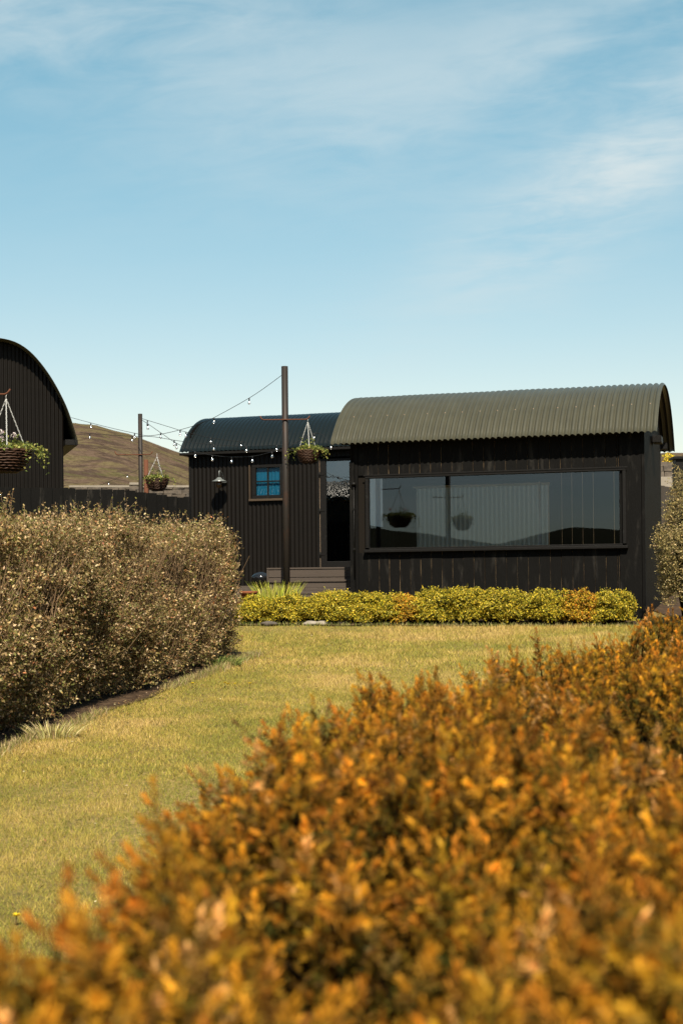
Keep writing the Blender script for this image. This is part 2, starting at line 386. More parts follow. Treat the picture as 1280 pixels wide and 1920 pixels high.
def corr_wall(x0, x1, z0, z1, y=0.0, pitch=.0762, amp=.009, holes=(), axis='x', depth=None, top=None):
    """vertical corrugated sheet; holes = (x0,x1,z0,z1) left open"""
    b = MB(); n = int(abs(x1 - x0) / pitch * 8); xsn = [x0 + (x1 - x0) * i / n for i in range(n + 1)]
    for h in holes: xsn += [h[0], h[1]]
    xsn = sorted(set(round(x, 5) for x in xsn))
    zs = sorted(set([z0, z1] + [h[2] for h in holes] + [h[3] for h in holes]))
    D = lambda x: y + amp * math.cos(2 * PI * x / pitch)
    pt = (lambda x, z: (x, D(x), z)) if axis == 'x' else (lambda x, z: (D(x), x, z))
    vs = []; fs = []
    for x in xsn:
        for k, z in enumerate(zs):
            zt = top(x) if (top and k == len(zs) - 1) else z
            vs.append(pt(x, zt))
    m = len(zs)
    for i in range(len(xsn) - 1):
        xc = (xsn[i] + xsn[i + 1]) / 2
        for k in range(m - 1):
            zc_ = (zs[k] + zs[k + 1]) / 2
            if any(h[0] < xc < h[1] and h[2] < zc_ < h[3] for h in holes): continue
            fs.append((i * m + k, (i + 1) * m + k, (i + 1) * m + k + 1, i * m + k + 1))
    return b.add(vs, fs, 0, True)

# ---- the cabin with the wide window
TH = R(17.0)
A = Frame(uv(1207, 1000)[0] * 18.0, 18.0, TH)
WL, _ = A.px(657, 1000); WD = 2.45
hutA = empty('timber_cabin', A.o, -TH)
tag(hutA, 'black board cabin with a long picture window and olive corrugated barrel roof', 'cabin')
EZ = A.px(1234, 809, -.2)[1]                 # eave height
xr = A.px(1231, 809, -.2)[0]; xl = A.px(620, 836, -.2)[0]
PA = arc_profile(WD / 2 + .21, .745, 40); cy = WD / 2
roofA = corr_roof(PA, xl, xr, off=(cy, EZ), amp=.0195).build('roof', M['olive_roof'], hutA)
# window opening in the wall
gx0, gz0 = A.px(693, 1027); gx1, gz1 = A.px(1166, 883)
gz0 = (gz0 + A.px(1166, 1020)[1]) / 2; gz1 = (gz1 + A.px(693, 897)[1]) / 2
# vertical boards with small open joints, raw timber on the joint faces
b = MB(); b_up = MB(); x = WL + .11; x_end = -.30; bw = .1385; wt = EZ + .10
while x < x_end:
    x2 = min(x + bw, x_end); gap = random.choice([.003, .004, .006, .007]); pr = random.uniform(0, .006)
    z_lo = -.05
    for za, zb in ((z_lo, gz0 - .06), (gz1 + .045, wt)):
        if x2 > gx0 - .03 and x < gx1 + .03:
            (b if za < 0 else b_up).box(x, x2 - gap, -pr, .02, za, zb, 0, 1)
    if not (x2 > gx0 - .03 and x < gx1 + .03): b.box(x, x2 - gap, -pr, .02, z_lo, wt, 0, 1)
    x = x2
b.build('cladding', [M['black_paint'], M['raw_edge']], hutA); b_up.build('cladding', [M['black_paint'], M['raw_edge']], hutA)
for q_ in ((WL, WL + .062, -.032, .02, -.05, EZ - .22), (WL + .066, WL + .107, -.014, .02, -.05, wt), (-.298, -.03, -.012, .02, -.05, wt - .03), (-.027, .012, -.022, .05, -.05, wt)):
    MB().bbox(*q_, .003).build('corner_board', M['black_paint'], hutA)   # wide flat boards that frame the front
b = MB(); b.box(WL, 0, .022, .03, -.05, gz0 - .07); b.box(WL, 0, .022, .03, gz1 + .05, wt); b.box(WL, gx0 - .02, .0222, .03, gz0 - .07, gz1 + .05); b.box(gx1 + .02, 0, .0222, .03, gz0 - .07, gz1 + .05)
b.box(WL, 0, .03, .07, wt - .1, wt + .0)
b.build('lining', M['dark_inside'], hutA)
win = empty('window', (0, 0, 0)); win.parent = hutA
b = MB(); fw = .045
b.bbox(gx0 - fw, gx1 + fw, -.045, .03, gz1, gz1 + fw, .004); b.bbox(gx0 - fw, gx0, -.043, .03, gz0 - .002, gz1 - .001, .004); b.bbox(gx1, gx1 + fw, -.043, .03, gz0 - .002, gz1 - .001, .004)
b.bbox(gx0 - .001, gx1 + .001, -.035, .03, gz0 - .02, gz0, .003)
b.bbox(gx0 - fw - .02, gx1 + fw + .02, -.052, -.046, gz1 + .030, gz1 + .048, .002)
b.build('window_frame', M['black_trim'], win)
b = MB(); b.bbox(gx0 - fw - .02, gx1 + fw + .02, -.075, .03, gz0 - .06, gz0 - .0215, .005); b.build('sill', M['black_trim'], win)
b = MB(); b.add([(gx0, .0, gz0), (gx1, .0, gz0), (gx1, .0, gz1), (gx0, .0, gz1)], [(0, 1, 2, 3)]); b.build('glass_pane', M['window_glass'], win)
# side walls (corrugated), rear wall of boards with open joints, floor
def topA(y):
    y = min(max(y, .0), WD); r = ((WD / 2 + .21) ** 2 + .745 ** 2) / 1.49; return EZ + .745 - r + math.sqrt(max(r * r - (y - cy) ** 2, 0)) - .025
corr_wall(0.0, WD, -.05, 2.2, y=-.003, axis='y', top=topA).build('side_wall', M['black_iron'], hutA)
so0, so1, sz0, sz1 = .55, 1.45, A.px(700, 985, .8)[1], A.px(700, 880, .8)[1]  # opening added so skylight shows through the curtain as a bright pane
corr_wall(so0, so1, sz0, sz1, y=WL + .03, axis='y', amp=.012, pitch=.11).build('curtain', mat('pale_curtain', (.8, .8, .77), .8, .1, transl=.65), hutA)
corr_wall(0.0, WD, -.05, 2.2, y=WL + .012, axis='y', top=topA, holes=[(so0, so1, sz0, sz1)]).build('side_wall', M['black_iron'], hutA)
# rear wall: translucent corrugated light, boards beside it
RY = WD
px0 = A.px(781, 1000, RY)[0]; px1 = A.px(1029, 1000, RY)[0]; pz1 = A.px(905, 911, RY)[1]; pz0 = .55
slits = [A.px(xx, 950, RY)[0] for xx in (1053, 1072, 1092, 1112, 1151)]
b = MB()
b.box(WL, px0, RY - .02, RY, -.05, wt + .2); b.box(px0, px1, RY - .02, RY, pz1, wt + .2); b.box(px0, px1, RY - .02, RY, -.05, pz0)
x = px1
for s_ in slits + [0.0]: b.box(x, s_ - (.0045 if s_ < 0 else 0), RY - .02, RY, -.05, wt + .2); x = s_
b.build('rear_wall', M['dark_inside'], hutA)
corr_wall(px0, px1, pz0, pz1, y=RY - .01, amp=.024, pitch=.066).build('translucent_sheet', M['poly'], hutA)
b = MB(); b.box(WL + .05, -.05, .03, RY - .03, .02, .06); b.build('interior_floor', M['floor_inside'], hutA)
b = MB(); xc = A.px(1009, 1000, RY - .1)[0]; b.bbox(xc, xc + .035, RY - .1, RY - .07, .5, pz1 + .03, .003)
b.bbox(px0 - .03, px1 + .03, RY - .09, RY - .075, pz1 - .02, pz1 + .02, .003); b.build('curtain_track', M['white'], hutA)
# beams, fixings
b = MB(); b.bbox(xl + .1, xr - .09, cy * 2 + .0, cy * 2 + .09, EZ + .02, EZ + .11, .006); b.bbox(xl + .1, -.3, -.075, -.035, EZ - .0, EZ + .06, .006)
b.bbox(.02, xr - .05, WD * .40, WD * .52, EZ - .02, EZ + .07, .006); b.build('eave_beam', M['black_trim'], hutA)
b = MB(); b.tube([(WL + .064, -.05, .55), (WL + .064, -.05, A.px(667, 905)[1])], .009, 8); b.lathe([(.0, -.02), (.03, -.018), (.034, .0), (.03, .018), (.0, .02)], 12, (WL + .064, -.05, A.px(667, 908)[1]))
b.bbox(WL + .05, WL + .078, -.062, -.032, .9, .93); b.bbox(WL + .05, WL + .078, -.062, -.032, 1.42, 1.45); b.build('bolt_rod', M['black_trim'], hutA)
for k in range(17):                                # bright roof screws
    xx = xl + .22 + (xr - xl - .3) * k / 16.0; i = 6; y, z, ny, nz = PA[i]
    px_ = round(xx / .0762) * .0762 + random.uniform(-.004, .004)
    m_ = MB().lathe([(.0, .006), (.0055, .005), (.0075, .0)], 8); o = m_.build('roof_screw', M['pale_seal'], hutA)
    o.location = (px_, cy + y + ny * .020, EZ + z + nz * .020); o.rotation_euler = (-math.atan2(-ny, nz) * -1, 0, 0)

# ---- the black corrugated hut behind, left
B = Frame(uv(655, 1000)[0] * 24.6, 24.6, TH)
hutB = empty('corrugated_hut', B.o, -TH)
tag(hutB, 'black corrugated iron hut with dark green barrel roof and a small four pane window', 'hut')
bl = B.px(357, 1000)[0]; BR = 1.9; BD = 2.5
EB = (B.px(335, 849, -.15)[1] + B.px(618, 837, -.15)[1]) / 2; bxl = B.px(336, 849, -.15)[0]
riseB = B.px(480, 783, BD / 2)[1] - EB
PB = arc_profile(BD / 2 + .17, riseB, 36)
corr_roof(PB, bxl, BR + .15, off=(BD / 2, EB)).build('roof', M['green_roof'], hutB)
wx0, wz0 = B.px(481, 929); wx1, wz1 = B.px(525, 876)
dx0, dz1 = B.px(598, 862); dx1 = B.px(668, 950)[0]; dz0 = B.px(630, 1075)[1]
dz1 = B.px(620, 862)[1] + .02
bp = 8.4 / 2750 * 24.9
hz = [(wx0 - .02, wx1 + .02, wz0 - .02, wz1 + .02), (dx0, dx1, -.2, dz1 + .03)]
corr_wall(bl, BR, -.2, EB + .08, holes=hz, pitch=bp).build('front_wall', M['black_iron'], hutB)
b = MB(); b.bbox(bl - .012, bl + .03, -.02, .05, -.2, EB + .05); b.build('corner_trim', M['black_trim'], hutB)
corr_wall(0.012, BD, -.2, EB + .3, y=bl, axis='y', top=lambda y: EB - .03 + riseB * math.sqrt(max(0, 1 - ((y - BD / 2) / (BD / 2 + .17)) ** 2))).build('side_wall', M['black_iron'], hutB)
b = MB(); b.box(bl + .02, BR, BD, BD + .03, -.2, EB + .3); b.box(BR, BR + .02, 0.02, BD, -.2, EB + .4); b.box(bl + .04, BR - .02, .35, BD - .02, .15, .2); b.build('rear_wall', M['dark_inside'], hutB)
b = MB(); b.bbox(bxl + .01, BR + .1, -.17, -.13, EB - .055, EB - .01, .006); b.bbox(bxl + .01, bxl + .05, -.17, .5, EB - .05, EB - .012, .005); b.build('eave_board', M['black_trim'], hutB)
wb = empty('window', (0, 0, 0)); wb.parent = hutB
b = MB(); o1 = .075
for (a0, a1, c0, c1) in ((wx0 - o1, wx1 + o1, wz1, wz1 + .05), (wx0 - o1, wx0, wz0, wz1), (wx1, wx1 + o1, wz0, wz1), (wx0 - o1, wx1 + o1, wz0 - .06, wz0)):
    b.bbox(a0 + .001, a1 - .001, -.03, .02, c0 + .0005, c1 - .0005, .004)
mxx, mzz = (wx0 + wx1) / 2, (wz0 + wz1) / 2
b.bbox(mxx - .014, mxx + .014, -.022, .0, wz0, wz1, .003); b.bbox(wx0, mxx - .014, -.02, .0, mzz - .012, mzz + .012, .003); b.bbox(mxx + .014, wx1, -.02, .0, mzz - .012, mzz + .012, .003)
b.build('window_frame', M['black_trim'], wb)
b = MB(); b.bbox(wx0 - .125, wx1 + .11, -.06, .0, wz0 - .10, wz0 - .062, .004); b.bbox(wx0 - .125, wx0 - .108, -.035, .01, wz0 - .062, wz1 + .05, .002); b.build('sill', M['dull_edge'], wb)
for (a0, a1) in ((wx0, mxx - .014), (mxx + .014, wx1)):
    for (c0, c1) in ((wz0, mzz - .012), (mzz + .012, wz1)):
        MB().add([(a0, -.008, c0), (a1, -.008, c0), (a1, -.008, c1), (a0, -.008, c1)], [(0, 1, 2, 3)]).build('glass_pane', M['small_glass'], wb)
b = MB().grid(lambda i, j: (wx0 - .02 + (wx1 - wx0 + .04) * i, .03 + .006 * math.sin(i * 46) * (1 if i > .55 else .3), wz0 - .03 + (wz1 - wz0 + .06) * j), 60, 4); b.build('blind', M['blue_blind'], wb)
door = empty('door', (0, 0, 0)); door.parent = hutB
dgx0, dgz1 = B.px(611, 865); dgx1, dgz0 = B.px(660, 1052)
b = MB(); b.bbox(dx0 + .02, dgx0, -.03, .02, dz0, dz1, .004); b.bbox(dgx1, dx1 - .01, -.03, .02, dz0, dz1, .004); b.bbox(dgx0, dgx1, -.028, .02, dgz1, dz1 - .001, .004); b.bbox(dgx0, dgx1, -.028, .02, dz0, dgz0, .004); b.build('door_frame', M['black_trim'], door)
b = MB(); b.bbox(dx0 - .02, dx0 + .016, -.035, .02, -.15, dz1 + .04, .003); b.build('door_jamb', M['black_trim'], door)
b = MB(); b.box(dx0 + .0165, dx0 + .0195, -.040, .0, -.1, dz1); b.build('draught_strip', M['pale_seal'], door)  # pale strip stands in for sunlight along the door's edge
b = MB(); b.add([(dgx0, .0, dgz0), (dgx1, .0, dgz0), (dgx1, .0, dgz1), (dgx0, .0, dgz1)], [(0, 1, 2, 3)]); b.build('glass_pane', M['door_glass'], door)
for yy in (958, 1040, 890):
    z_ = B.px(605, yy)[1]; b = MB(); b.tube([(dx0 + .02, -.045, z_ - .04), (dx0 + .02, -.045, z_ + .04)], .010, 8); b.bbox(dx0 + .02, dx0 + .10, -.036, -.030, z_ - .012, z_ + .012, .002); b.build('hinge', M['black_trim'], door)

# wall lamp on the hut
lx, lz = B.px(411, 903, -.24)
lamp = empty('wall_lamp', B.o + B.ex * lx + B.ey * -.24 + Vector((0, 0, lz)), -TH)
tag(lamp, 'grey enamel barn lamp on the black corrugated wall of the far hut', 'wall lamp')
MB().lathe([(.0, .075), (.03, .072), (.05, .05), (.07, .035), (.135, .002), (.132, -.004), (.06, .025), (.04, .03)], 28).build('lamp_shade', M['enamel'], lamp)
MB().lathe([(.03, .02), (.045, .0), (.048, -.07), (.04, -.10), (.0, -.11)], 16).build('lamp_glass', mat('amber_lamp_glass', (.10, .05, .015), .15, .6), lamp)
b = MB().tube([(0, 0, .07), (0, 0, .17), (0, .02, .19), (0, .12, .16), (0, .20, .06), (0, .235, .02)], .009, 8); b.lathe([(.0, .01), (.045, .01), (.045, -.01), (.0, -.01)], 14, (0, .225, .0)); b.build('lamp_arm', M['enamel'], lamp)

# ---- the tall arched hut on the left
TB = R(-17.0)
K = Frame(uv(120, 900)[0] * 24.0, 24.0, TB)
barn = empty('arched_hut', K.o, -TB)
tag(barn, 'tall black corrugated hut with rounded gable cut by the left edge', 'hut')
OV = -.24
rp = [K.px(x, y, OV) for x, y in ((145.5, 826), (142, 815), (136, 794), (125, 762), (103, 719), (84, 690), (59, 660), (32, 641), (5, 634.5), (-12, 633))]
ax = rp[-1][0]; half = [(x - ax, z) for x, z in rp]
prof2 = [(-x, z) for x, z in half] + [(x, z) for x, z in reversed(half[:-1])]
p2 = []
q = smooth_profile(prof2, 52)
for (y, z, a_, c_) in q: p2.append((y, z, a_, c_))
corr_roof(p2, OV, 6.0, swap=True, off=(ax, 0), amp=.010).build('roof', M['olive_roof'], barn)
hx = np.array([p[0] for p in q]); hz_ = np.array([p[1] for p in q])
eaveb = min(hz_)
corr_wall(2 * ax, 0.0, -.2, 3.0, pitch=.062, top=lambda x: float(np.interp(x - ax, hx, hz_)) - .02).build('gable_wall', M['black_iron'], barn)
b = MB(); b.box(-.03, -.0, .02, 6, -.2, eaveb + .2); b.box(2 * ax, 2 * ax + .03, .02, 6, -.2, eaveb + .2); b.build('side_wall', M['black_iron'], barn)
exr = rp[0][0]; b = MB(); b.bbox(.002, exr + .01, OV + .01, 5.9, eaveb - .075, eaveb + .015, .006); b.build('eave_board', M['black_trim'], barn)

# ---- a hut outside the frame whose roof shows in the glass door
q0 = Vector((-9.5, 10.9, g(10.9))); hc = empty('low_corrugated_hut', q0, R(-34))
tag(hc, 'olive roofed corrugated hut standing left of the frame, seen mirrored in the glass door', 'hut')
corr_roof(arc_profile(1.6, .6, 24), -3.2, 3.2, off=(0, 3.25), amp=.02).build('roof', M['olive_roof'], hc)
b = MB(); b.box(-3, 3, -1.45, 1.45, -.2, 3.32); b.build('wall', M['black_iron'], hc)

# ------------------------------------------------------------------ fences and stone
def board_fence(name, pts, label, base=-.3, w=.14, m=None):
    o0 = Vector((pts[0][0], pts[0][1], 0)); root = empty(name, (pts[0][0], pts[0][1], g(pts[0][1]))); tag(root, label, 'fence')
    b = MB(); ps = MB()
    for i in range(len(pts) - 1):
        p, q = Vector(pts[i]), Vector(pts[i + 1]); d = Vector((q.x - p.x, q.y - p.y, 0)); L = d.length; d.normalize(); n = Vector((d.y, -d.x, 0)); k = max(1, int(L / w))
        for j in range(k):
            a0, a1 = j * L / k, (j + 1) * L / k - .006
            top = p.z + (q.z - p.z) * (j + .5) / k + random.uniform(-.006, .006); t0 = random.uniform(-.004, .004)
            vs = []
            for a in (a0, a1):
                for t in (t0, t0 + .02):
                    for z in (g(p.y) + base, top):
                        c_ = p + d * a + n * t; vs.append((c_.x - o0.x, c_.y - o0.y, z - root.location.z))
            b.add(vs, [(0, 4, 5, 1), (2, 3, 7, 6), (1, 5, 7, 3), (0, 2, 6, 4), (0, 1, 3, 2), (4, 6, 7, 5)])
    b.build('board_panel', m or M['black_paint'], root)
    return root
fl = [P(-60, 911, 20.2), P(0, 914, 20.1), P(120, 916, 20), P(235, 919, 20), P(352, 934, 20.4)]
fn = board_fence('board_fence', [(p.x, p.y, p.z) for p in fl], 'dark vertical board fence between the left hedge and the arched hut')
for xx, yy in ((350, 931), (120, 914)):
    pp = P(xx, yy, 20.35); b = MB(); b.bbox(pp.x - .045 - fn.location.x, pp.x + .045 - fn.location.x, pp.y - fn.location.y + .03, pp.y + .12 - fn.location.y, -.2, pp.z - fn.location.z); b.build('fence_post', M['black_paint'], fn)
fr = [P(1196, 912, 24), P(1240, 911, 25.5), P(1258, 914, 26.2), P(1266, 922, 26.6)]
board_fence('board_fence', [(p.x, p.y, p.z) for p in fr], 'weathered dark board fence behind the right end of the cabin', m=M['bench'])

def stone_wall(name, pts, h0, thick, label, ms, cap=None, seed=1):
    """dry stone wall of lumpy stones; pts = (Vector top points)"""
    rg = random.Random(seed); root = empty(name, (pts[0].x, pts[0].y, g(pts[0].y))); tag(root, label, 'wall'); b = MB()
    for i in range(len(pts) - 1):
        p, q = pts[i], pts[i + 1]; d = Vector((q.x - p.x, q.y - p.y, 0)); L = d.length; d.normalize(); n = Vector((d.y, -d.x, 0))
        z = -h0
        while z < 0:
            hh = min(rg.uniform(.09, .16), -z + .0001); a = rg.uniform(-.1, 0)
            while a < L:
                l = rg.uniform(.14, .36); c0, c1 = max(a, 0), min(a + l - .012, L)
                if c1 - c0 > .02:
                    tz = p.z + (q.z - p.z) * ((c0 + c1) / 2 / L); o_ = rg.uniform(-.02, .02); vs = []
                    for (s1, t1) in ((0, 0), (1, 0), (1, 1), (0, 1)):
                        for (aa, zz) in ((0, 0), (1, 0), (1, 1), (0, 1)): pass
                    for t1 in (o_, thick):
                        for (aa, zz) in ((0, 0), (1, 0), (1, 1), (0, 1)):
                            w_ = p + d * (c0 + (c1 - c0) * aa + rg.uniform(-.012, .012)) - n * (t1 + rg.uniform(-.01, .01))
                            vs.append((w_.x - root.location.x, w_.y - root.location.y, tz + z + hh * zz * .95 + rg.uniform(-.01, .01) - root.location.z))
                    b.add(vs, [(0, 1, 2, 3), (7, 6, 5, 4), (0, 4, 5, 1), (3, 2, 6, 7), (1, 5, 6, 2), (0, 3, 7, 4)])
                a += l
            z += hh
    b.build('stonework', ms, root)
    if cap:
        cb_ = MB()
        for i in range(len(pts) - 1):
            p, q = pts[i], pts[i + 1]; rr = root.location
            vs = [(w_.x - rr.x, w_.y - rr.y, w_.z - rr.z + dz_) for w_ in (p, q) for dz_ in (0.003, .05)] + [(w_.x - rr.x, w_.y + thick + .06 - rr.y, w_.z - rr.z + dz_) for w_ in (p, q) for dz_ in (0.003, .05)]
            cb_.add(vs, [(0, 2, 3, 1), (4, 5, 7, 6), (1, 3, 7, 5), (0, 4, 6, 2), (0, 1, 5, 4), (2, 6, 7, 3)])
        cb_.build('coping', cap, root)
    return root
stone_wall('stone_wall', [P(130, 914, 34), P(236, 914, 33.5), P(370, 914, 33)], 1.2, .4, 'grey field stone wall behind the hanging basket on the left', M['stone'], M['concrete'], 3)
stone_wall('gate_pillar', [P(243, 909, 31), P(262, 909, 31)], 1.2, .3, 'squat stone gate pillar with flat cap beside the thin black post', M['stone'], M['concrete'], 8)
stone_wall('stone_wall', [P(1205, 866, 33), P(1271, 865, 33)], .35, .5, 'rough stone wall beyond the roof end at the right edge', M['stone'], None, 5)
b = MB(); p = P(1252, 895, 33); b.bbox(-.6, .6, -.2, .2, -.3, 0); o = b.build('concrete_block', M['concrete']); o.location = p; tag(o, 'pale concrete block below the rough stone wall at the right edge', 'block')
p = P(1274, 856, 29); b = MB(); b.bbox(-.09, .5, 0, .3, -(p.z - g(29)) - .1, -.05); b.bbox(-.14, .55, -.05, .35, -.05, 0.0); o = b.build('shed', M['black_trim']); o.location = p; tag(o, 'dark timber shed side cut by the right edge of the view', 'shed')

# ------------------------------------------------------------------ poles, baskets, string lights
def pole(name, xpx, ytop, ybot, Y, dia, label, bracket=None, m=None, zb=None, Xoff=0.0):
    pt = P(xpx, ytop, Y); z0 = g(Y) - .1
    root = empty(name, (pt.x, Y, g(Y))); tag(root, label, 'post')
    MB().tube([(0, 0, -.1), (0, 0, (pt.z - g(Y)) * .5), (0, 0, pt.z - g(Y))], dia / 2, 14).build('shaft', m or M['rust_pole'], root)
    if bracket:
        x0, x1, yb = bracket; a = P(x0, yb, Y); c_ = P(x1, yb, Y); zz = (a.z + c_.z) / 2 - g(Y); yo = -dia / 2 - .008
        ptsb = []
        if x0 < xpx - 8: ptsb += [(a.x - pt.x - .02, yo, zz + .05), (a.x - pt.x, yo, zz + .01), (a.x - pt.x + .03, yo, zz)]
        else: ptsb += [(0, yo, zz)]
        ptsb += [(c_.x - pt.x, yo, zz), (c_.x - pt.x + .025, yo, zz + .012), (c_.x - pt.x + .05, yo, zz + .045)]
        MB().tube(ptsb, .008, 7).build('bracket', M['rust'], root)
    return root
LEAFCOL = {'basket': ((.13, .16, .03), (.26, .25, .06), (.07, .09, .02))}
def tinted(n, cols, wts, jit=.18):
    c = np.array(cols)[RNG.choice(len(cols), n, p=np.array(wts) / sum(wts))]
    return np.clip(c * (1 + RNG.normal(0, jit, (n, 1))) * (1 + RNG.normal(0, .05, (n, 3))), .002, 1)
def basket(loc, dia, dep, chain_h, label, trail=1.0, leafy=1.0, flowers=0, seed=1, group='hanging baskets'):
    """loc = centre of the rim"""
    rg = random.Random(seed); root = empty('hanging_basket', loc, rg.uniform(0, 1)); tag(root, label, 'hanging basket', group)
    r = dia / 2
    MB().lathe([(.0, -dep), (r * .45, -dep), (r * .7, -dep * .78), (r * .93, -dep * .3), (r * .96, 0), (r * .9, -.005), (0, -.012)], 28).build('liner', M['liner'], root)
    b = MB(); nr = 9
    for k in range(nr):
        f = k / (nr - 1); zz = -dep * (1 - f) * .98; rr_ = r * (.5 + .5 * math.sin((f * .86 + .14) * PI / 2)) if k else r * .48
        for ph in (0, PI):
            pts = [((rr_ + .006 * math.sin(a * 10 + ph + k * 1.7)) * math.cos(a), (rr_ + .006 * math.sin(a * 10 + ph + k * 1.7)) * math.sin(a), zz + .004 * math.sin(a * 7 + k + ph) + rg.uniform(-.002, .002)) for a in np.linspace(0, 2 * PI, 41)]
            b.tube(pts, .0052 if k < nr - 1 else .008, 5, cap=False)
    b.build('wicker_bowl', M['wicker'], root)
    for k in range(3):
        a = 2 * PI * k / 3 + (PI / 6 if seed % 2 else .3); p0 = Vector((r * .97 * math.cos(a), r * .97 * math.sin(a), 0)); p1 = Vector((0, 0, chain_h)); L = (p1 - p0).length
        nl = int(L / .022); c_ = MB(); d = (p1 - p0) / nl
        for i in range(nl):
            s_ = p0 + d * i; e_ = p0 + d * (i + 1.0); q_ = d.orthogonal().normalized() if i % 2 else d.cross(d.orthogonal()).normalized()
            for sg in (-1, 1): c_.tube([s_, (s_ * .75 + e_ * .25) + q_ * sg * .0045, (s_ * .25 + e_ * .75) + q_ * sg * .0045, e_], .0023, 4, cap=False)
        c_.build('chain', M['chain'], root)
    MB().tube([(0, 0, chain_h - .005), (0, 0, chain_h + .025), (.008, 0, chain_h + .04), (0, 0, chain_h + .05)], .003, 5).build('hook', M['chain'], root)
    n = int(750 * leafy); a = RNG.uniform(0, 2 * PI, n); q_ = np.sqrt(RNG.uniform(0, 1, n)); rad = r * q_ * 1.05
    lump = 1 + .5 * np.sin(a * 3 + seed) * q_
    pos = np.c_[rad * np.cos(a), rad * np.sin(a), RNG.uniform(0, .07, n) * lump * (1.2 - q_ * .6) + .0]
    # trailing shoots over the rim
    nt = int(9 * trail); tr = []; trd = []
    for k in range(nt):
        aa = RNG.uniform(0, 2 * PI) if k > 1 else (0.1 if k == 0 else PI); L = RNG.uniform(.05, .16) * trail
        for i in range(26):
            t = i / 25; rr_ = r + .03 + L * .55 * min(1, t * 2); tr.append((rr_ * math.cos(aa) + RNG.normal(0, .014), rr_ * math.sin(aa) + RNG.normal(0, .014), .03 - L * t * t + RNG.normal(0, .012)))
    pos = np.r_[pos, np.array(tr)] if nt else pos
    up = []   # a few upright shoots
    for k in range(6):
        aa = RNG.uniform(0, 2 * PI); rr_ = RNG.uniform(0, r * .7); L = RNG.uniform(.08, .15)
        for i in range(14): up.append((rr_ * math.cos(aa) + RNG.normal(0, .012), rr_ * math.sin(aa) + RNG.normal(0, .012), .04 + L * i / 14))
    pos = np.r_[pos, np.array(up)]; n = len(pos)
    V = leaves(pos, rdir(n, .35), rdir(n, .8), RNG.uniform(.018, .034, n), RNG.uniform(.014, .026, n))
    np_mesh('foliage', V, quads(n), np.repeat(tinted(n, LEAFCOL['basket'], (4, 3, 2)), 4, 0), M['leaf'], root)
    for k in range(flowers):
        aa = RNG.uniform(0, 2 * PI); rr_ = r * RNG.uniform(.3, .95); c0 = np.array([rr_ * math.cos(aa), rr_ * math.sin(aa), RNG.uniform(.09, .15)])
        m_ = 42; pos = c0 + RNG.normal(0, .012, (m_, 3)); V = leaves(pos, rdir(m_, .3), rdir(m_, .5), np.full(m_, .013), np.full(m_, .012))
        np_mesh('flower_head', V, quads(m_), np.repeat(tinted(m_, ((.62, .50, .50), (.7, .62, .6)), (1, 1), .08), 4, 0), M['leaf'], root)
    return root

Y1 = 19.3
pole('lamp_post', 533.5, 687, 1125, Y1, .088, 'tall rusty steel post in front of the far hut, with basket arms', (491, 574, 787.5))
Y2 = 22.0
pole('lamp_post', 263, 776, 920, Y2, .066, 'thin black post beyond the board fence, hill behind it', (219, 281, 853))
Y3 = 12.98
pole('lamp_post', -75, 560, 1100, Y3, .09, 'rusty post just outside the left edge carrying the nearest hanging basket', (-75, 12, 741))
b1 = P(577.5, 846, Y1 - .05); basket(b1, .30, .155, P(572, 792, Y1).z - b1.z, 'hanging basket on the tall rusty post against the dark green roof', seed=1)
b2 = P(295, 899, Y2 - .04); basket(b2, .335, .17, P(293, 857, Y2).z - b2.z, 'hanging basket on the thin black post, hillside behind it', seed=2)
b3 = P(13, 846, Y3 - .05); basket(b3, .425, .185, P(12, 749, Y3).z - b3.z, 'largest hanging basket, pale pink flowers, in front of the arched hut gable', seed=3, flowers=4, trail=1.5, leafy=1.6)
# a fourth post and basket, left of the frame, which the picture window mirrors
n_w = Vector((-math.sin(TH), -math.cos(TH), 0))
def mirrored(x, y, Yv):
    v = P(x, y, Yv); d = (v - A.o).dot(n_w); return v - n_w * 2 * d
pm = mirrored(839, 900, 28.0); r4 = empty('lamp_post', (pm.x, pm.y, g(pm.y))); tag(r4, 'black post outside the frame, mirrored in the middle of the picture window', 'post')
MB().tube([(0, 0, -.1), (0, 0, 3.6)], .05, 12).build('shaft', M['rust_pole'], r4)
hm4 = mirrored(866, 932, 27.9); ex4 = Vector((hm4.x - pm.x, hm4.y - pm.y, 0))
zb = hm4.z - g(pm.y); MB().tube([-ex4 * 1.15 + Vector((0, 0, zb + .02)), (0, 0, zb), ex4 + Vector((0, 0, zb)), ex4 * 1.12 + Vector((0, 0, zb + .05))], .009, 6).build('bracket', M['rust'], r4)
basket(Vector((hm4.x, hm4.y, hm4.z - .43)), .36, .2, .43, 'hanging basket outside the frame, mirrored dark in the picture window', seed=4)

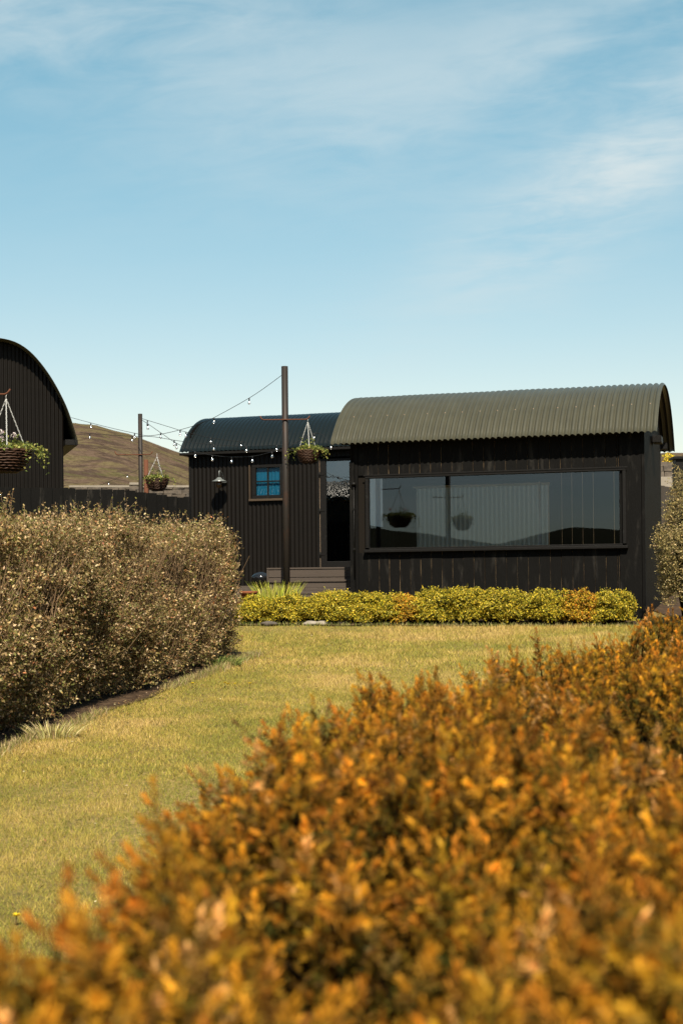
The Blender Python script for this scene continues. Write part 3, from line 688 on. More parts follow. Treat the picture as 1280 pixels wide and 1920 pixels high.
def catmull(pts, n=10):
    pts = [Vector(p) for p in pts]; o = []
    for i in range(len(pts) - 1):
        p0, p1, p2_, p3 = pts[max(i - 1, 0)], pts[i], pts[i + 1], pts[min(i + 2, len(pts) - 1)]
        for k in range(n):
            t = k / n; o.append(.5 * ((2 * p1) + (p2_ - p0) * t + (2 * p0 - 5 * p1 + 4 * p2_ - p3) * t * t + (3 * p1 - p0 - 3 * p2_ + p3) * t ** 3))
    return o + [pts[-1]]
M['bulb'] = glass('bulb_glass', .40, (.97, .97, .97)); M['bulb'].node_tree.nodes['Glossy BSDF'].inputs['Roughness'].default_value = .18
def string_lights(pts, bulbs, label, r=.0038):
    """pts = (x, y, depth) points of the photo made into a sagging cable"""
    W = [P(*p) for p in pts]; o = W[0].copy(); root = empty('string_lights', o); tag(root, label, 'string lights', 'festoon lights strung between the huts')
    path = catmull([q - o for q in W]); MB().tube(path, r, 5).build('cable', M['cable'], root)
    for bx in bulbs:
        best = min(path, key=lambda q: abs((q + o).x / (q + o).y * F + 640 - bx - (ZC - (q + o).z) / (q + o).y * -F * ROLL * 0))
        pr = [((HORIZON), 0)]
        s_ = MB().tube([best, best - Vector((0, 0, .040))], .009, 8).build('socket', M['cable'], root)
        m_ = MB().lathe([(.0, -.088), (.010, -.086), (.017, -.077), (.018, -.067), (.014, -.054), (.008, -.046), (.008, -.040)], 12, tuple(best)); m_.build('bulb', M['bulb'], root)
    return root
string_lights([(134, 783, 23.6), (175, 794, 22.8), (215, 804, 22.0), (256, 813, 21.3), (279, 817, 21), (310, 812.5, 20.7), (341, 805, 20.4), (370, 796, 20.2), (401, 783, 19.9), (474, 742, 19.5), (530, 702, Y1)], (175, 254, 341, 403, 473), 'longest light string, from the arched hut eave to the top of the rusty post')
string_lights([(150, 811, 23.6), (173, 813, 23), (248, 818, 22), (283, 818.5, 21.5), (319, 824, 21), (345, 828, 20.8), (395, 833, 20.4), (462, 836.5, 19.9), (528, 834, Y1)], (173, 248, 329, 403, 462, 524), 'slack light string crossing low over the dark green roof to the rusty post')
string_lights([(267, 785, Y2), (290, 792, 22.3), (319, 801, 22.6), (349, 810, 23), (401, 822, 23.3), (460, 829, 23.6)], (279, 352, 399, 456), 'thin light string from the top of the black post onto the dark green roof')
string_lights([(267, 788, Y2), (281, 797, 21.8), (304, 813, 21.4), (331, 831, 21.1), (366, 846.5, 20.8), (402, 854, 20.5), (438, 857, 20.2), (477, 855, 19.9), (513, 846, 19.6), (530, 838, Y1)], (281, 305, 335, 367, 402, 438, 477, 513), 'sagging light string in front of the upper wall of the black corrugated hut')
string_lights([(543, 836, Y1), (593, 812, 19.6), (623, 832, 19.2), (645, 830, 18.9)], (593, 623), 'short light string between the rusty post and the cabin eave')
string_lights([(150, 917, 36), (180, 912, 35), (207, 902, 34.5), (242, 888, 34), (262, 880, 33.6)], (172, 207, 242), 'far light string low in front of the hillside')
p = P(274, 862, 33); o = MB().tube([(0, 0, -2.2), (0, 0, 0)], .05, 10).build('rusty_post', M['rust']); o.location = p; tag(o, 'short rust red post behind the hanging basket on the hillside side', 'post')

# ------------------------------------------------------------------ bench and small things
Yb = 20.0; bp0 = P(500, 1064, Yb); bp1 = P(690, 1064, Yb); bz = lambda y: P(600, y, Yb).z - g(Yb)
bench = empty('bench', (bp0.x, Yb, g(Yb)), -R(4)); tag(bench, 'long taupe painted board bench behind the golden hedge', 'bench'); Lb = bp1.x - bp0.x
sx_ = lambda x, Y=Yb: P(x, 1090, Y).x - bp0.x
b = MB(); b.bbox(0, Lb, -.01, .06, bz(1067), bz(1064), .003); b.bbox(0.025, Lb, .0, .022, bz(1082), bz(1068.2), .003); b.bbox(0.025, Lb, .0, .022, bz(1091.5), bz(1083), .003); b.bbox(0, .024, -.004, .06, bz(1091), bz(1067.2), .003); b.build('backrest', M['bench'], bench)
x2 = sx_(571); b = MB(); b.bbox(x2, Lb, -.22, -.14, bz(1090.5), bz(1087.5), .003); b.bbox(x2 + .02, Lb, -.20, -.18, bz(1102.5), bz(1091), .003); b.bbox(x2 + .02, Lb, -.20, -.18, bz(1108), bz(1103.2), .003); b.bbox(x2, x2 + .02, -.205, -.1, bz(1108), bz(1090.7), .003); b.build('armrest', M['bench'], bench)
x3 = sx_(562); b = MB(); b.bbox(x3, Lb, -.46, -.14, bz(1113), bz(1109.5), .003); b.bbox(x3 + .004, Lb, -.45, -.43, bz(1135), bz(1113.4), .003); b.build('seat', M['bench'], bench)
for xx in (.03, Lb * .5): b = MB(); b.bbox(xx, xx + .07, .025, .07, -.05, bz(1066.5)); b.build('leg', M['bench'], bench)
for xx in (x3 + .02, Lb - .1): b = MB(); b.bbox(xx, xx + .06, -.42, -.36, -.05, bz(1113.5)); b.build('leg', M['bench'], bench)
# barbecue with a domed lid
Yq = 21.3; pq = P(489, 1072, Yq); bbq = empty('kettle_barbecue', (pq.x, Yq, g(Yq))); tag(bbq, 'black round barbecue with domed lid beside the bench', 'barbecue'); zt = pq.z - g(Yq)
MB().lathe([(.0, zt), (.012, zt), (.06, zt - .012), (.10, zt - .03), (.128, zt - .06), (.137, zt - .075), (.137, zt - .09)], 24).build('lid', mat('black_enamel', (.012, .012, .013), .15, .6), bbq)
MB().lathe([(.137, zt - .095), (.135, zt - .15), (.10, zt - .22), (.0, zt - .25)], 24).build('bowl', M['black_trim'], bbq)
for k in range(3): a = k * 2.1; MB().tube([(.08 * math.cos(a), .08 * math.sin(a), zt - .2), (.17 * math.cos(a), .17 * math.sin(a), -.02)], .009, 7).build('leg', M['black_trim'], bbq)
Yp = 18.6; pp = P(466, 1112, Yp); o = empty('plant_pot', (pp.x, Yp, pp.z - .11)); tag(o, 'terracotta pot half hidden by the end of the left hedge', 'pot')
MB().lathe([(.0, .0), (.07, .0), (.10, .10), (.115, .10), (.118, .135), (.10, .135), (.095, .09), (0, .08)], 20).build('pot_body', M['terracotta'], o)
b = MB(); b.bbox(-.22, .12, -.12, .12, -.03, -.002); b.build('tray', M['rust'], o)
b = MB(); b.box(-.2, .1, -.1, .1, -(o.location.z - g(Yp)) - .02, -.032); b.build('stand', M['stone'], o)
pw = P(459, 1124, 18.3)
def boulder(name, loc, sx, sy, sz, m, label, cat, group=None, seed=0):
    rg = np.random.default_rng(seed); b = MB()
    off = rg.uniform(0, 50)
    def f(i, j):
        a = 2 * PI * i; e = -PI / 2 + PI * j; x, y, z = math.cos(e) * math.cos(a), math.cos(e) * math.sin(a), math.sin(e)
        k = 1 + .22 * float(fbm(x * 1.3 + off + z, y * 1.3 + z, 1.1, seed, 3)); return (x * sx * k, y * sy * k, z * sz * k)
    o = b.grid(f, 20, 12).build(name, m); o.location = loc; tag(o, label, cat, group); return o
boulder('white_stone', (pw.x, 18.2, g(18.2) + .17), .08, .07, .05, M['white'], 'pale rounded stone beside the terracotta pot', 'stone', seed=2)
for k, (xa, lab) in enumerate(((505, 'flat grey stone low under the left end of the golden hedge'), (583, 'pale flat stone under the golden hedge below the rusty post'), (604, 'second flat stone from the left gap, beside the pale one'), (640, 'small flat stone under the golden hedge in front of the bench'))):
    q_ = P(xa, 1168, 17.5); boulder('flat_stone', (q_.x, 17.5, g(17.5) + .025), .10 if k != 3 else .07, .09, .035, M['concrete'] if k in (1, 2) else M['stone'], lab, 'stone', 'stones under the golden hedge', k + 5)

# ------------------------------------------------------------------ vegetation
def tapered(n_, segs, base, tip_dir, L, r0, wob=.15, seed=0):
    pass
def hedge_strip(name, pa, pb, width, h, label, cols, wts, nspr, leaf, seed=1, twigs=900, core=.22, topfn=None, cat='hedge', open_base=.03):
    """informal hedge between two ground points; sprays of small leaves on twigs over a thin dark core"""
    A0 = Vector((pa[0], pa[1], 0)); A1 = Vector((pb[0], pb[1], 0)); d = (A1 - A0); L = d.length; d.normalize(); n = Vector((d.y, -d.x, 0))   # n points to the right of travel
    root = empty(name, (pa[0], pa[1], g(pa[1]))); tag(root, label, cat)
    def world(s, t, z):   # s along, t across (0 = visible face, + = inwards), z up; numpy arrays
        x = pa[0] + d.x * s - n.x * t; y = pa[1] + d.y * s - n.y * t
        gz = .063 * np.clip(y, 0, 25); return np.c_[x - pa[0], y - pa[1], gz + z - g(pa[1])]
    def face_t(s, z): return fbm(s, z * 1.1, 1.6, seed, 4) * .13 + np.where(z > h * .55, .0, (h * .55 - z) * .10) + .16 * np.clip((z - h * .75) / (h * .25), 0, 1.2) ** 2 + .02
    tp = lambda s: h + fbm(s, s * 0, 1.0, seed + 3, 5) * .20 - .10 * np.clip((s - (L - .45)) / .45, 0, 1) ** 2
    # sprays: face, top and the two ends
    n1 = int(nspr * .72); s = RNG.uniform(-.05, L + .05, n1); z = (RNG.uniform(open_base, 1.0, n1) ** .9) * tp(s); dens = fbm(s, z, 2.3, seed + 7, 3)
    keep = RNG.uniform(-.9, .8, n1) < dens * 2.4 + .34; s, z = s[keep], z[keep]; t = face_t(s, z) + np.abs(RNG.normal(0, .10, len(s)))
    out_ = np.tile(np.array([n.x, n.y, .45]), (len(s), 1))
    pos = world(s, t, z); o_ = out_
    n2 = int(nspr * .16); s = RNG.uniform(-.05, L + .05, n2); t = RNG.uniform(0, width, n2); z = tp(s) + RNG.normal(0, .05, n2) + .02
    pos = np.r_[pos, world(s, t, z)]; o_ = np.r_[o_, np.tile([n.x * .3, n.y * .3, 1.0], (n2, 1))]
    n3 = int(nspr * .12)
    e = RNG.choice([0, 1], n3, p=[.25, .75]); s = np.where(e == 1, L - np.abs(RNG.normal(0, .09, n3)), np.abs(RNG.normal(0, .09, n3))); t = RNG.uniform(0, width, n3); z = RNG.uniform(open_base, 1, n3) * tp(s)
    s = s + fbm(t * 1.5, z, 2.0, seed + 5, 3) * .10
    sg = np.where(e == 1, 1.0, -1.0)[:, None]; pos = np.r_[pos, world(s, t, z)]; o_ = np.r_[o_, np.c_[np.tile([d.x, d.y], (n3, 1)) * sg, np.full(n3, .4)]]
    k = len(pos); ax_ = unit(o_ + rdir(k) * .85); Ls = RNG.uniform(.05, .13, k)
    # upright stray shoots
    m_ = int(nspr * .016); s = RNG.uniform(0, L, m_ * 4); s = s[fbm(s, s * 0, 1.9, seed + 15, 2) > RNG.uniform(-.25, .9, len(s))][:m_]; m_ = len(s); t = RNG.uniform(0, width * .6, m_); z = tp(s)
    st = world(s, t, z); sd = unit(np.c_[RNG.normal(0, .18, m_), RNG.normal(0, .18, m_), np.ones(m_)]); sL = RNG.uniform(.08, .26, m_) * RNG.choice([.5, 1, 1.3], m_)
    nl = 9; f = np.tile(np.linspace(.08, 1.05, nl), k)
    P0 = np.repeat(pos, nl, 0); D0 = np.repeat(ax_, nl, 0); LL = np.repeat(Ls, nl); lp = P0 + D0 * (LL * f)[:, None] + RNG.normal(0, .006, (k * nl, 3))
    nl2 = 20; f2 = np.tile(np.linspace(.02, 1.0, nl2), m_); P2 = np.repeat(st, nl2, 0); D2 = np.repeat(sd, nl2, 0); lp2 = P2 + D2 * (np.repeat(sL, nl2) * f2)[:, None]
    allp = np.r_[lp, lp2]; alld = unit(np.r_[D0, D2] * .5 + rdir(len(allp)) * 1.0); N = len(allp)
    ln = RNG.uniform(leaf * .65, leaf * 1.3, N); V = leaves(allp, alld, unit(rdir(N) + [0, 0, .5]), ln, ln * RNG.uniform(.45, .62, N))
    br = 1 + .45 * fbm(allp[:, 0] * 1.0 + allp[:, 1], allp[:, 2], 2.2, seed + 11, 3)
    cc = tinted(N, cols, wts) * br[:, None]
    np_mesh('foliage', V, quads(N), np.repeat(cc, 4, 0), M['leaf'], root)
    # twigs (thin three-sided sticks, one mesh)
    def sticks(p0, p1, r):
        dd = unit(p1 - p0); a = unit(np.cross(dd, rdir(len(p0)))); b_ = np.cross(dd, a); r = np.asarray(r)[:, None]; vs = []
        for kk in range(3):
            o = a * math.cos(kk * 2.094) + b_ * math.sin(kk * 2.094); vs += [p0 + o * r, p1 + o * r * .55]
        V = np.stack(vs, 1).reshape(-1, 3); base = (np.arange(len(p0)) * 6)[:, None]
        Fq = np.concatenate([base + np.array([[0, 2, 3, 1]]), base + np.array([[2, 4, 5, 3]]), base + np.array([[4, 0, 1, 5]])], 0); return V, Fq
    p0s = [pos - ax_ * .03, st]; p1s = [pos + ax_ * Ls[:, None] * 1.02, st + sd * sL[:, None]]; rs = [np.full(k, .0016), np.full(m_, .0022)]
    s = RNG.uniform(0, L - .25, twigs); z = RNG.uniform(.0, .85, twigs) * h; t = face_t(s, z) + RNG.uniform(.0, .16, twigs); a_ = world(s, t, z)
    dd = unit(np.c_[RNG.normal(0, .35, twigs), RNG.normal(0, .35, twigs), np.ones(twigs)]); ll = RNG.uniform(.15, .6, twigs); z1 = z + dd[:, 2] * ll
    e_ = world(s, t, z) + dd * np.minimum(ll, np.maximum(.05, h - z))[:, None]; p0s.append(a_); p1s.append(e_); rs.append(RNG.uniform(.0015, .0042, twigs))
    ns = int(L * 14); s = RNG.uniform(.02, L - .02, ns); t = RNG.uniform(.12, width - .1, ns)   # main stems out of the ground
    a_ = world(s, t, np.full(ns, -.03)); e_ = world(s + RNG.normal(0, .06, ns), t + RNG.normal(0, .05, ns), RNG.uniform(.4, .8, ns) * h); p0s.append(a_); p1s.append(e_); rs.append(RNG.uniform(.006, .014, ns))
    V, Fq = sticks(np.concatenate(p0s), np.concatenate(p1s), np.concatenate(rs)); np_mesh('stems', V, Fq, None, M['bark'], root)
    # dark core
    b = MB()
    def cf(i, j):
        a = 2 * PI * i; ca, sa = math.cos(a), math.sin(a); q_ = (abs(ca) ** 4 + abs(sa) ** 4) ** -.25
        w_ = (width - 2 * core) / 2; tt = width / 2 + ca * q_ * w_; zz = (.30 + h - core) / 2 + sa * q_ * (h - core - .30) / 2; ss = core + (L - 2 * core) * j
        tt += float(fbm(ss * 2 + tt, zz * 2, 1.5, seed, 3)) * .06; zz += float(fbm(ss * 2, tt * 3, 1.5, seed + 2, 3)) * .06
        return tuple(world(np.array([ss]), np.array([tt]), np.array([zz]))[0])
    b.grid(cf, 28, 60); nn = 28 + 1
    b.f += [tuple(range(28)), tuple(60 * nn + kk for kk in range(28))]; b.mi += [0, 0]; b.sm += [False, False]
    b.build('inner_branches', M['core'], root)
    return root
TAN = ((.40, .275, .125), (.22, .160, .055), (.13, .125, .030), (.54, .41, .23), (.26, .115, .045))
# long brown-green hedge on the left
ha = P(-150, 1420, 8.0); hb = P(441, 1235, 13.9)
hedge_strip('hedge', (-2.55, 7.4), (-1.00, 14.0), 1.05, 1.20, 'tall untrimmed brown green hedge along the left side of the lawn', TAN, (4, 4, 4, 1.5, 1.2), 30000, .023, seed=4, twigs=2300)
# bush on the right beyond the cabin corner
hedge_strip('hedge', (4.62, 15.9), (5.3, 18.9), 1.1, 1.72, 'pale olive hedge at the right edge beside the cabin', ((.36, .29, .13), (.25, .21, .08), (.48, .42, .26), (.16, .14, .05)), (5, 4, 2, 3), 9000, .022, seed=9, twigs=900) if False else None

def shrub_mound(name, cx, cy_, rx, ry, h, label, cat, cols, wts, nspr, leaf, nl=8, group=None, seed=1, lean=.45, base=.06, rz=0.0, matl=None, aspect=.6, core_c=None, rough=.12, pw=2.6, sprl=(.03, .06), topcols=None):
    """bushy mound of leaf sprays round a dark core; rises from the ground"""
    root = empty(name, (cx, cy_, g(cy_)), rz); tag(root, label, cat, group)
    a = RNG.uniform(0, 2 * PI, nspr); e = np.arcsin(RNG.uniform(-.35, 1, nspr)); rr_ = np.abs(RNG.normal(0, .10, nspr)); rr_ = 1 - rr_
    ca, sa, ce, se = np.cos(a), np.sin(a), np.cos(e), np.sin(e)
    sp_ = (np.abs(ce) ** pw + np.abs(se) ** pw) ** (-1 / pw)
    k = rr_ * sp_ * (1 + rough * fbm(a * 1.2 + seed * 3, e * 2, 1.6, seed, 4) * 1.6)
    z0 = h * .42; pos = np.c_[rx * ca * ce * k, ry * sa * ce * k, z0 + se * k * (h - z0)]
    ok = pos[:, 2] > base * h; pos = pos[ok]; n_ = len(pos)
    nrm = unit(np.c_[ca[ok] * ce[ok] / rx, sa[ok] * ce[ok] / ry, se[ok] / h + .4 / h * lean]); ax_ = unit(nrm + rdir(n_) * .6); Ls = RNG.uniform(sprl[0], sprl[1], n_)
    f = np.tile(np.linspace(.1, 1.0, nl), n_); P0 = np.repeat(pos, nl, 0); D0 = np.repeat(ax_, nl, 0); lp = P0 + D0 * (np.repeat(Ls, nl) * f)[:, None] + RNG.normal(0, leaf * .2, (n_ * nl, 3))
    N = len(lp); ln = RNG.uniform(leaf * .7, leaf * 1.25, N); V = leaves(lp, unit(D0 * .8 + rdir(N)), unit(rdir(N) + D0), ln, ln * aspect)
    cc = tinted(N, cols, wts, .14)
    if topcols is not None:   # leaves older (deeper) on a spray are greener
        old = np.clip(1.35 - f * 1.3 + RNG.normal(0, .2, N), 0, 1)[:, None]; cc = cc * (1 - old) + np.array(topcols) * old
    np_mesh('foliage', V, quads(N), np.repeat(cc, 4, 0), matl or M['leaf'], root)
    st = MB()
    for q_ in range(14):
        aa = random.uniform(0, 2 * PI); st.tube([(rx * .15 * math.cos(aa), ry * .15 * math.sin(aa), -.03), (rx * .4 * math.cos(aa), ry * .4 * math.sin(aa), h * .3), (rx * .7 * math.cos(aa), ry * .7 * math.sin(aa), h * .72)], [.010, .007, .003], 5)
    st.build('stems', M['bark'], root)
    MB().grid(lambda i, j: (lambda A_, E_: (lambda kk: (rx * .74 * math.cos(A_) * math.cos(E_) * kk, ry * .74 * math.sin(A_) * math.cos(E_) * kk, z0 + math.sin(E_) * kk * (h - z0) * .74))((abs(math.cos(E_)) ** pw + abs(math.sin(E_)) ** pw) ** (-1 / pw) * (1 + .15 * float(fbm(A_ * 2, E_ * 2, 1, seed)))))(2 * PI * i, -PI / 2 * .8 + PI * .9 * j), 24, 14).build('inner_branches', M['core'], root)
    return root
YEL = ((.72, .52, .035), (.50, .41, .028), (.24, .24, .02), (.80, .62, .12)); YW = (5, 4, 2.5, 1.2)
ORA = ((.66, .24, .02), (.70, .38, .03), (.42, .14, .02), (.74, .52, .04)); OW = (2.5, 3, 1, 5)
# row of golden shrubs: (x0, x1, top y, colour, label)
row = [(452, 520, 1122, 0, 'leftmost golden shrub of the low row, touching the end of the left hedge'),
       (515, 590, 1120, 0, 'golden shrub of the low row standing below the rusty post'),
       (585, 662, 1112, 0, 'golden shrub of the low row in front of the bench'),
       (652, 748, 1114, 0, 'wide golden shrub of the low row under the left corner of the cabin'),
       (740, 782, 1120, 1, 'small orange shrub squeezed between two yellow ones left of centre'),
       (774, 856, 1109, 0, 'golden shrub of the low row just right of the small orange one'),
       (848, 900, 1106, 0, 'tallest narrow golden shrub of the low row, under the mirrored basket'),
       (892, 985, 1110, 0, 'golden shrub of the low row below the middle of the picture window'),
       (978, 1062, 1109, 0, 'golden shrub of the low row left of the orange tinged one'),
       (1056, 1118, 1113, 1, 'orange tinged shrub near the right end of the low row'),
       (1116, 1180, 1112, 0, 'rightmost golden shrub of the low row, rounded and free standing')]
for i, (x0, x1, yt, kind, lab) in enumerate(row):
    xm = (x0 + x1) / 2; Yh = 17.10 + (1188 - xm) / 736 * .75; pc = P(xm, yt, Yh - .05); rx = (x1 - x0) / 2 / F * Yh * 1.05; h = pc.z - g(Yh)
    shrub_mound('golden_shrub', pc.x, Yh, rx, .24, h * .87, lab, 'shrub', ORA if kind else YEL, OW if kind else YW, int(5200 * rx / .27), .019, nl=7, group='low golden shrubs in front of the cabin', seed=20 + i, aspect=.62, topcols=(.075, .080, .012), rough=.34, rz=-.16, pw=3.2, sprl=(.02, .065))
OLI = ((.50, .37, .15), (.33, .26, .09), (.62, .48, .26), (.2, .16, .05))
pr_ = P(1312, 1100, 16.6); shrub_mound('bush', pr_.x + .04, 16.6, .42, .55, P(1280, 915, 16.6).z - g(16.6), 'tall pale olive bush at the right edge beside the cabin corner', 'bush', OLI, (5, 4, 2, 3), 9500, .021, nl=8, seed=41, rough=.30, pw=3.0, sprl=(.05, .12), topcols=(.12, .10, .04), aspect=.5)
pr_ = P(1251, 858, 32.6); shrub_mound('yellow_shrub', P(1251, 858, 33.9).x, 33.9, .13, .13, P(1251, 850, 33.9).z - g(33.9), 'small yellow green shrub topping the rough stone wall at the right', 'shrub', YEL, YW, 900, .04, nl=6, seed=43)

# clump of strap leaves beside the rusty post
def blades(root, n, rx, ry, h, wd, cols, wts, name='blades', segs=3, spread=.35, pos=None):
    Vs = []; a = RNG.uniform(0, 2 * PI, n); q_ = np.sqrt(RNG.uniform(0, 1, n)); base = np.c_[rx * q_ * np.cos(a), ry * q_ * np.sin(a), np.zeros(n)] if pos is None else pos
    lean = np.c_[np.cos(a) * q_, np.sin(a) * q_, np.zeros(n)] * spread + RNG.normal(0, .08, (n, 3)) * [1, 1, 0]; H = h * RNG.uniform(.55, 1.05, n); s = unit(np.c_[RNG.normal(size=n), RNG.normal(size=n), np.zeros(n)])
    rows = []
    for k in range(segs + 1):
        t = k / segs; c_ = base + lean * (H * t ** 1.8)[:, None] + np.c_[np.zeros(n), np.zeros(n), H * (t - .12 * t * t)]; w_ = wd * (1 - t ** 2) * .5 + .0004
        rows += [c_ - s * w_, c_ + s * w_]
    V = np.stack(rows, 1).reshape(-1, 3); bs_ = (np.arange(n) * (segs + 1) * 2)[:, None]
    Fq = np.concatenate([bs_ + np.array([[2 * k, 2 * k + 1, 2 * k + 3, 2 * k + 2]]) for k in range(segs)], 0)
    cc = np.repeat(tinted(n, cols, wts), (segs + 1) * 2, 0); return np_mesh(name, V, Fq, cc, M['grassblade'], root)
pi_ = P(518, 1122, 18.9); o = empty('strap_leaf_plant', (pi_.x, 19.0, g(19.0))); tag(o, 'clump of upright yellow green strap leaves at the foot of the rusty post', 'plant')
blades(o, 400, .23, .12, (P(515, 1088, 19.0).z - g(19.0)) * 1.10, .014, ((.44, .46, .05), (.34, .36, .05), (.60, .52, .12)), (4, 3, 2), spread=.35)

# ---- foreground hedge of coppery conifer, runs away from under the camera to the right
EDGE = [(.55, -.40), (1.0, -.33), (1.41, -.275), (1.75, -.262), (2.17, -.26), (2.73, -.235), (3.1, -.13), (3.46, -.03), (4.0, .18), (4.7, .48), (5.3, .76), (5.9, 1.05), (6.6, 1.38), (7.3, 1.68), (7.9, 1.90)]
EY = [e[0] for e in EDGE]; EX = [e[1] for e in EDGE]
def edge_x(y): return np.interp(y, EY, EX)
def top_h(x, y):   # height of hedge top above camera level (negative = below)
    return -(.362 - .031 * y) - .026 * np.exp(-((y - 4.9) / 1.6) ** 2) + .040 * fbm(x, y, 1.7, 31, 2) + .100 * fbm(x, y, 5.0, 207, 2)
YMAX = 8.3
def hsurf(x, y):
    """top surface height, rounding off towards the left face"""
    d = x - edge_x(y); rnd = np.clip(d / .16, 0, 1); return top_h(x, y) - .16 * (1 - np.sqrt(1 - (1 - rnd) ** 2))
hroot = empty('conifer_hedge', (0.6, 3.0, g(3.0))); tag(hroot, 'coppery orange conifer hedge filling the foreground at lower right', 'hedge'); HO = np.array([0.6, 3.0, g(3.0)])
def cand(n):
    y = .62 + (YMAX - .62) * RNG.uniform(0, 1, n) ** 1.35; x = edge_x(y) + RNG.uniform(-.02, 1, n) * (np.minimum(.62 + .33 * y, 3.2)); return x, y
def spots(n):
    x, y = cand(n); keep = x < y * .29 + .30; return x[keep], y[keep]
x, y = spots(5000); keep = fbm(x, y, 5.0, 207, 2) + RNG.uniform(-.15, .15, len(x)) > np.where(y < 1.9, -.40, -.10); x, y = x[keep], y[keep]                                   # tops of the leading shoots
tipz = ZC + hsurf(x, y) + RNG.normal(0, .026, len(x)) + .03 * (RNG.uniform(0, 1, len(x)) > .88) - .012 - .02 * np.clip(y / 6, 0, 1)
tips = np.c_[x, y, tipz]; so_ = np.clip(1 - (x - edge_x(y)) / .18, 0, 1)
bax = unit(np.c_[-so_ * .9, -.10 * np.ones(len(x)), np.ones(len(x))] + rdir(len(x)) * .42)
nf = 1500; yf = .62 + (YMAX - .62) * RNG.uniform(0, 1, nf) ** 1.2; zf = RNG.uniform(0, 1, nf) ** .7      # shoots of the left face
gy = .063 * yf; topf = ZC + top_h(edge_x(yf), yf) - .10; zz = gy + .06 + (topf - gy - .06) * zf
tips = np.r_[tips, np.c_[edge_x(yf) - .01 + .05 * fbm(yf, zz, 3.0, 90, 3) + RNG.normal(0, .02, nf), yf, zz]]; bax = np.r_[bax, unit(np.tile([-1, -.2, .85], (nf, 1)) + rdir(nf) * .35)]
NB = len(tips); BL = RNG.uniform(.13, .22, NB)       # leader length
NSH = 15                                             # side shoots on a leader, the last one is its tip
fs_ = np.tile(np.linspace(.16, 1.0, NSH), NB); BD_ = np.repeat(bax, NSH, 0); BLr = np.repeat(BL, NSH)
A2 = unit(np.cross(BD_, np.repeat(rdir(NB), NSH, 0))); B2 = np.cross(BD_, A2); an2 = np.tile(np.arange(NSH) * 2.4, NB) + RNG.normal(0, .3, NB * NSH)
lat = A2 * np.cos(an2)[:, None] + B2 * np.sin(an2)[:, None]; last = np.tile(np.arange(NSH) == NSH - 1, NB)
base = np.repeat(tips, NSH, 0) - BD_ * (BLr * (1 - fs_))[:, None]
ax_ = unit(np.where(last[:, None], BD_ + lat * .05, BD_ * .55 + lat * .95 + [0, -.1, .22]))
K_ = len(base); Ls = np.where(last, .035, (.042 - .022 * fs_) * RNG.uniform(.6, 1.4, K_)); NL = 32
f = np.tile(np.linspace(.0, 1.0, NL), K_); ang = np.tile(np.arange(NL) * 2.4, K_) + np.repeat(RNG.uniform(0, 6, K_), NL)
D0 = np.repeat(ax_, NL, 0); Aa = unit(np.cross(D0, np.repeat(rdir(K_), NL, 0))); Bb = np.cross(D0, Aa)
rad = Aa * np.cos(ang)[:, None] + Bb * np.sin(ang)[:, None]; lp = np.repeat(base, NL, 0) + D0 * (np.repeat(Ls, NL) * f)[:, None]
dirs = unit(D0 * (.30 + .75 * f)[:, None] + rad * (1.0 - .55 * f)[:, None]); N = len(lp)
ln = RNG.uniform(.010, .019, N) * (1.05 - .30 * f); V = leaves(lp, dirs, D0 + rdir(N) * .3, ln, RNG.uniform(.0020, .0036, N), fold=.05, at=.5)
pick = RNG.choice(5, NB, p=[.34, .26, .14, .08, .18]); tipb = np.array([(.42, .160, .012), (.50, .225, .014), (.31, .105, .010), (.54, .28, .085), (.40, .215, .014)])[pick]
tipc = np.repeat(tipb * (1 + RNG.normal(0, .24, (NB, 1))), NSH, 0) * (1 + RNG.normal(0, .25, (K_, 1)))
fade = np.clip((fs_ - .42) * 2.1 + RNG.normal(0, .16, K_), 0, 1)[:, None]; mid = np.array([(.070, .048, .005), (.042, .044, .005), (.10, .046, .005)])[RNG.choice(3, K_, p=[.4, .25, .35])]  # lower shoots darkened: older needles, and shade between leaders put into colour
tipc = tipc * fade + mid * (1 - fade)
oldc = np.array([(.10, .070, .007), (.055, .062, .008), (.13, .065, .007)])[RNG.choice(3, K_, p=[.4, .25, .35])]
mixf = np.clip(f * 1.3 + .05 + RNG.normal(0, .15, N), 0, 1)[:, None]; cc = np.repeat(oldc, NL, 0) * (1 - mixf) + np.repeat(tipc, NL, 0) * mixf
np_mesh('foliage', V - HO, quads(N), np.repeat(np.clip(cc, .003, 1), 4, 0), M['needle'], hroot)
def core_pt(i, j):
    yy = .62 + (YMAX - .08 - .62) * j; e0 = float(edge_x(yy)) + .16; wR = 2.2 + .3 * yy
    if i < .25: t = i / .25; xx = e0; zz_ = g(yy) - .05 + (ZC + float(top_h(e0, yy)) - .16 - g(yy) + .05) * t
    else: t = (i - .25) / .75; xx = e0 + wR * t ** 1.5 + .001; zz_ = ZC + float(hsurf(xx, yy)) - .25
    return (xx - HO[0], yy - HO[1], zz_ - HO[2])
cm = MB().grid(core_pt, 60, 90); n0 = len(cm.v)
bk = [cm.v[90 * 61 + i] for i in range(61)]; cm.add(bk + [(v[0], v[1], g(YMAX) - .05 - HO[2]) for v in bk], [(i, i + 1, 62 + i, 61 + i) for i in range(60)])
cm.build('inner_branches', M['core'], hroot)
stt = MB()
for k in range(0, NB, 1):
    p_ = tips[k] - HO; stt.tube([tuple(p_ - bax[k] * (BL[k] + .06)), tuple(p_ - bax[k] * BL[k] * .4), tuple(p_)], [.0045, .003, .0012], 4, cap=False)
stt.build('stems', M['core'], hroot)

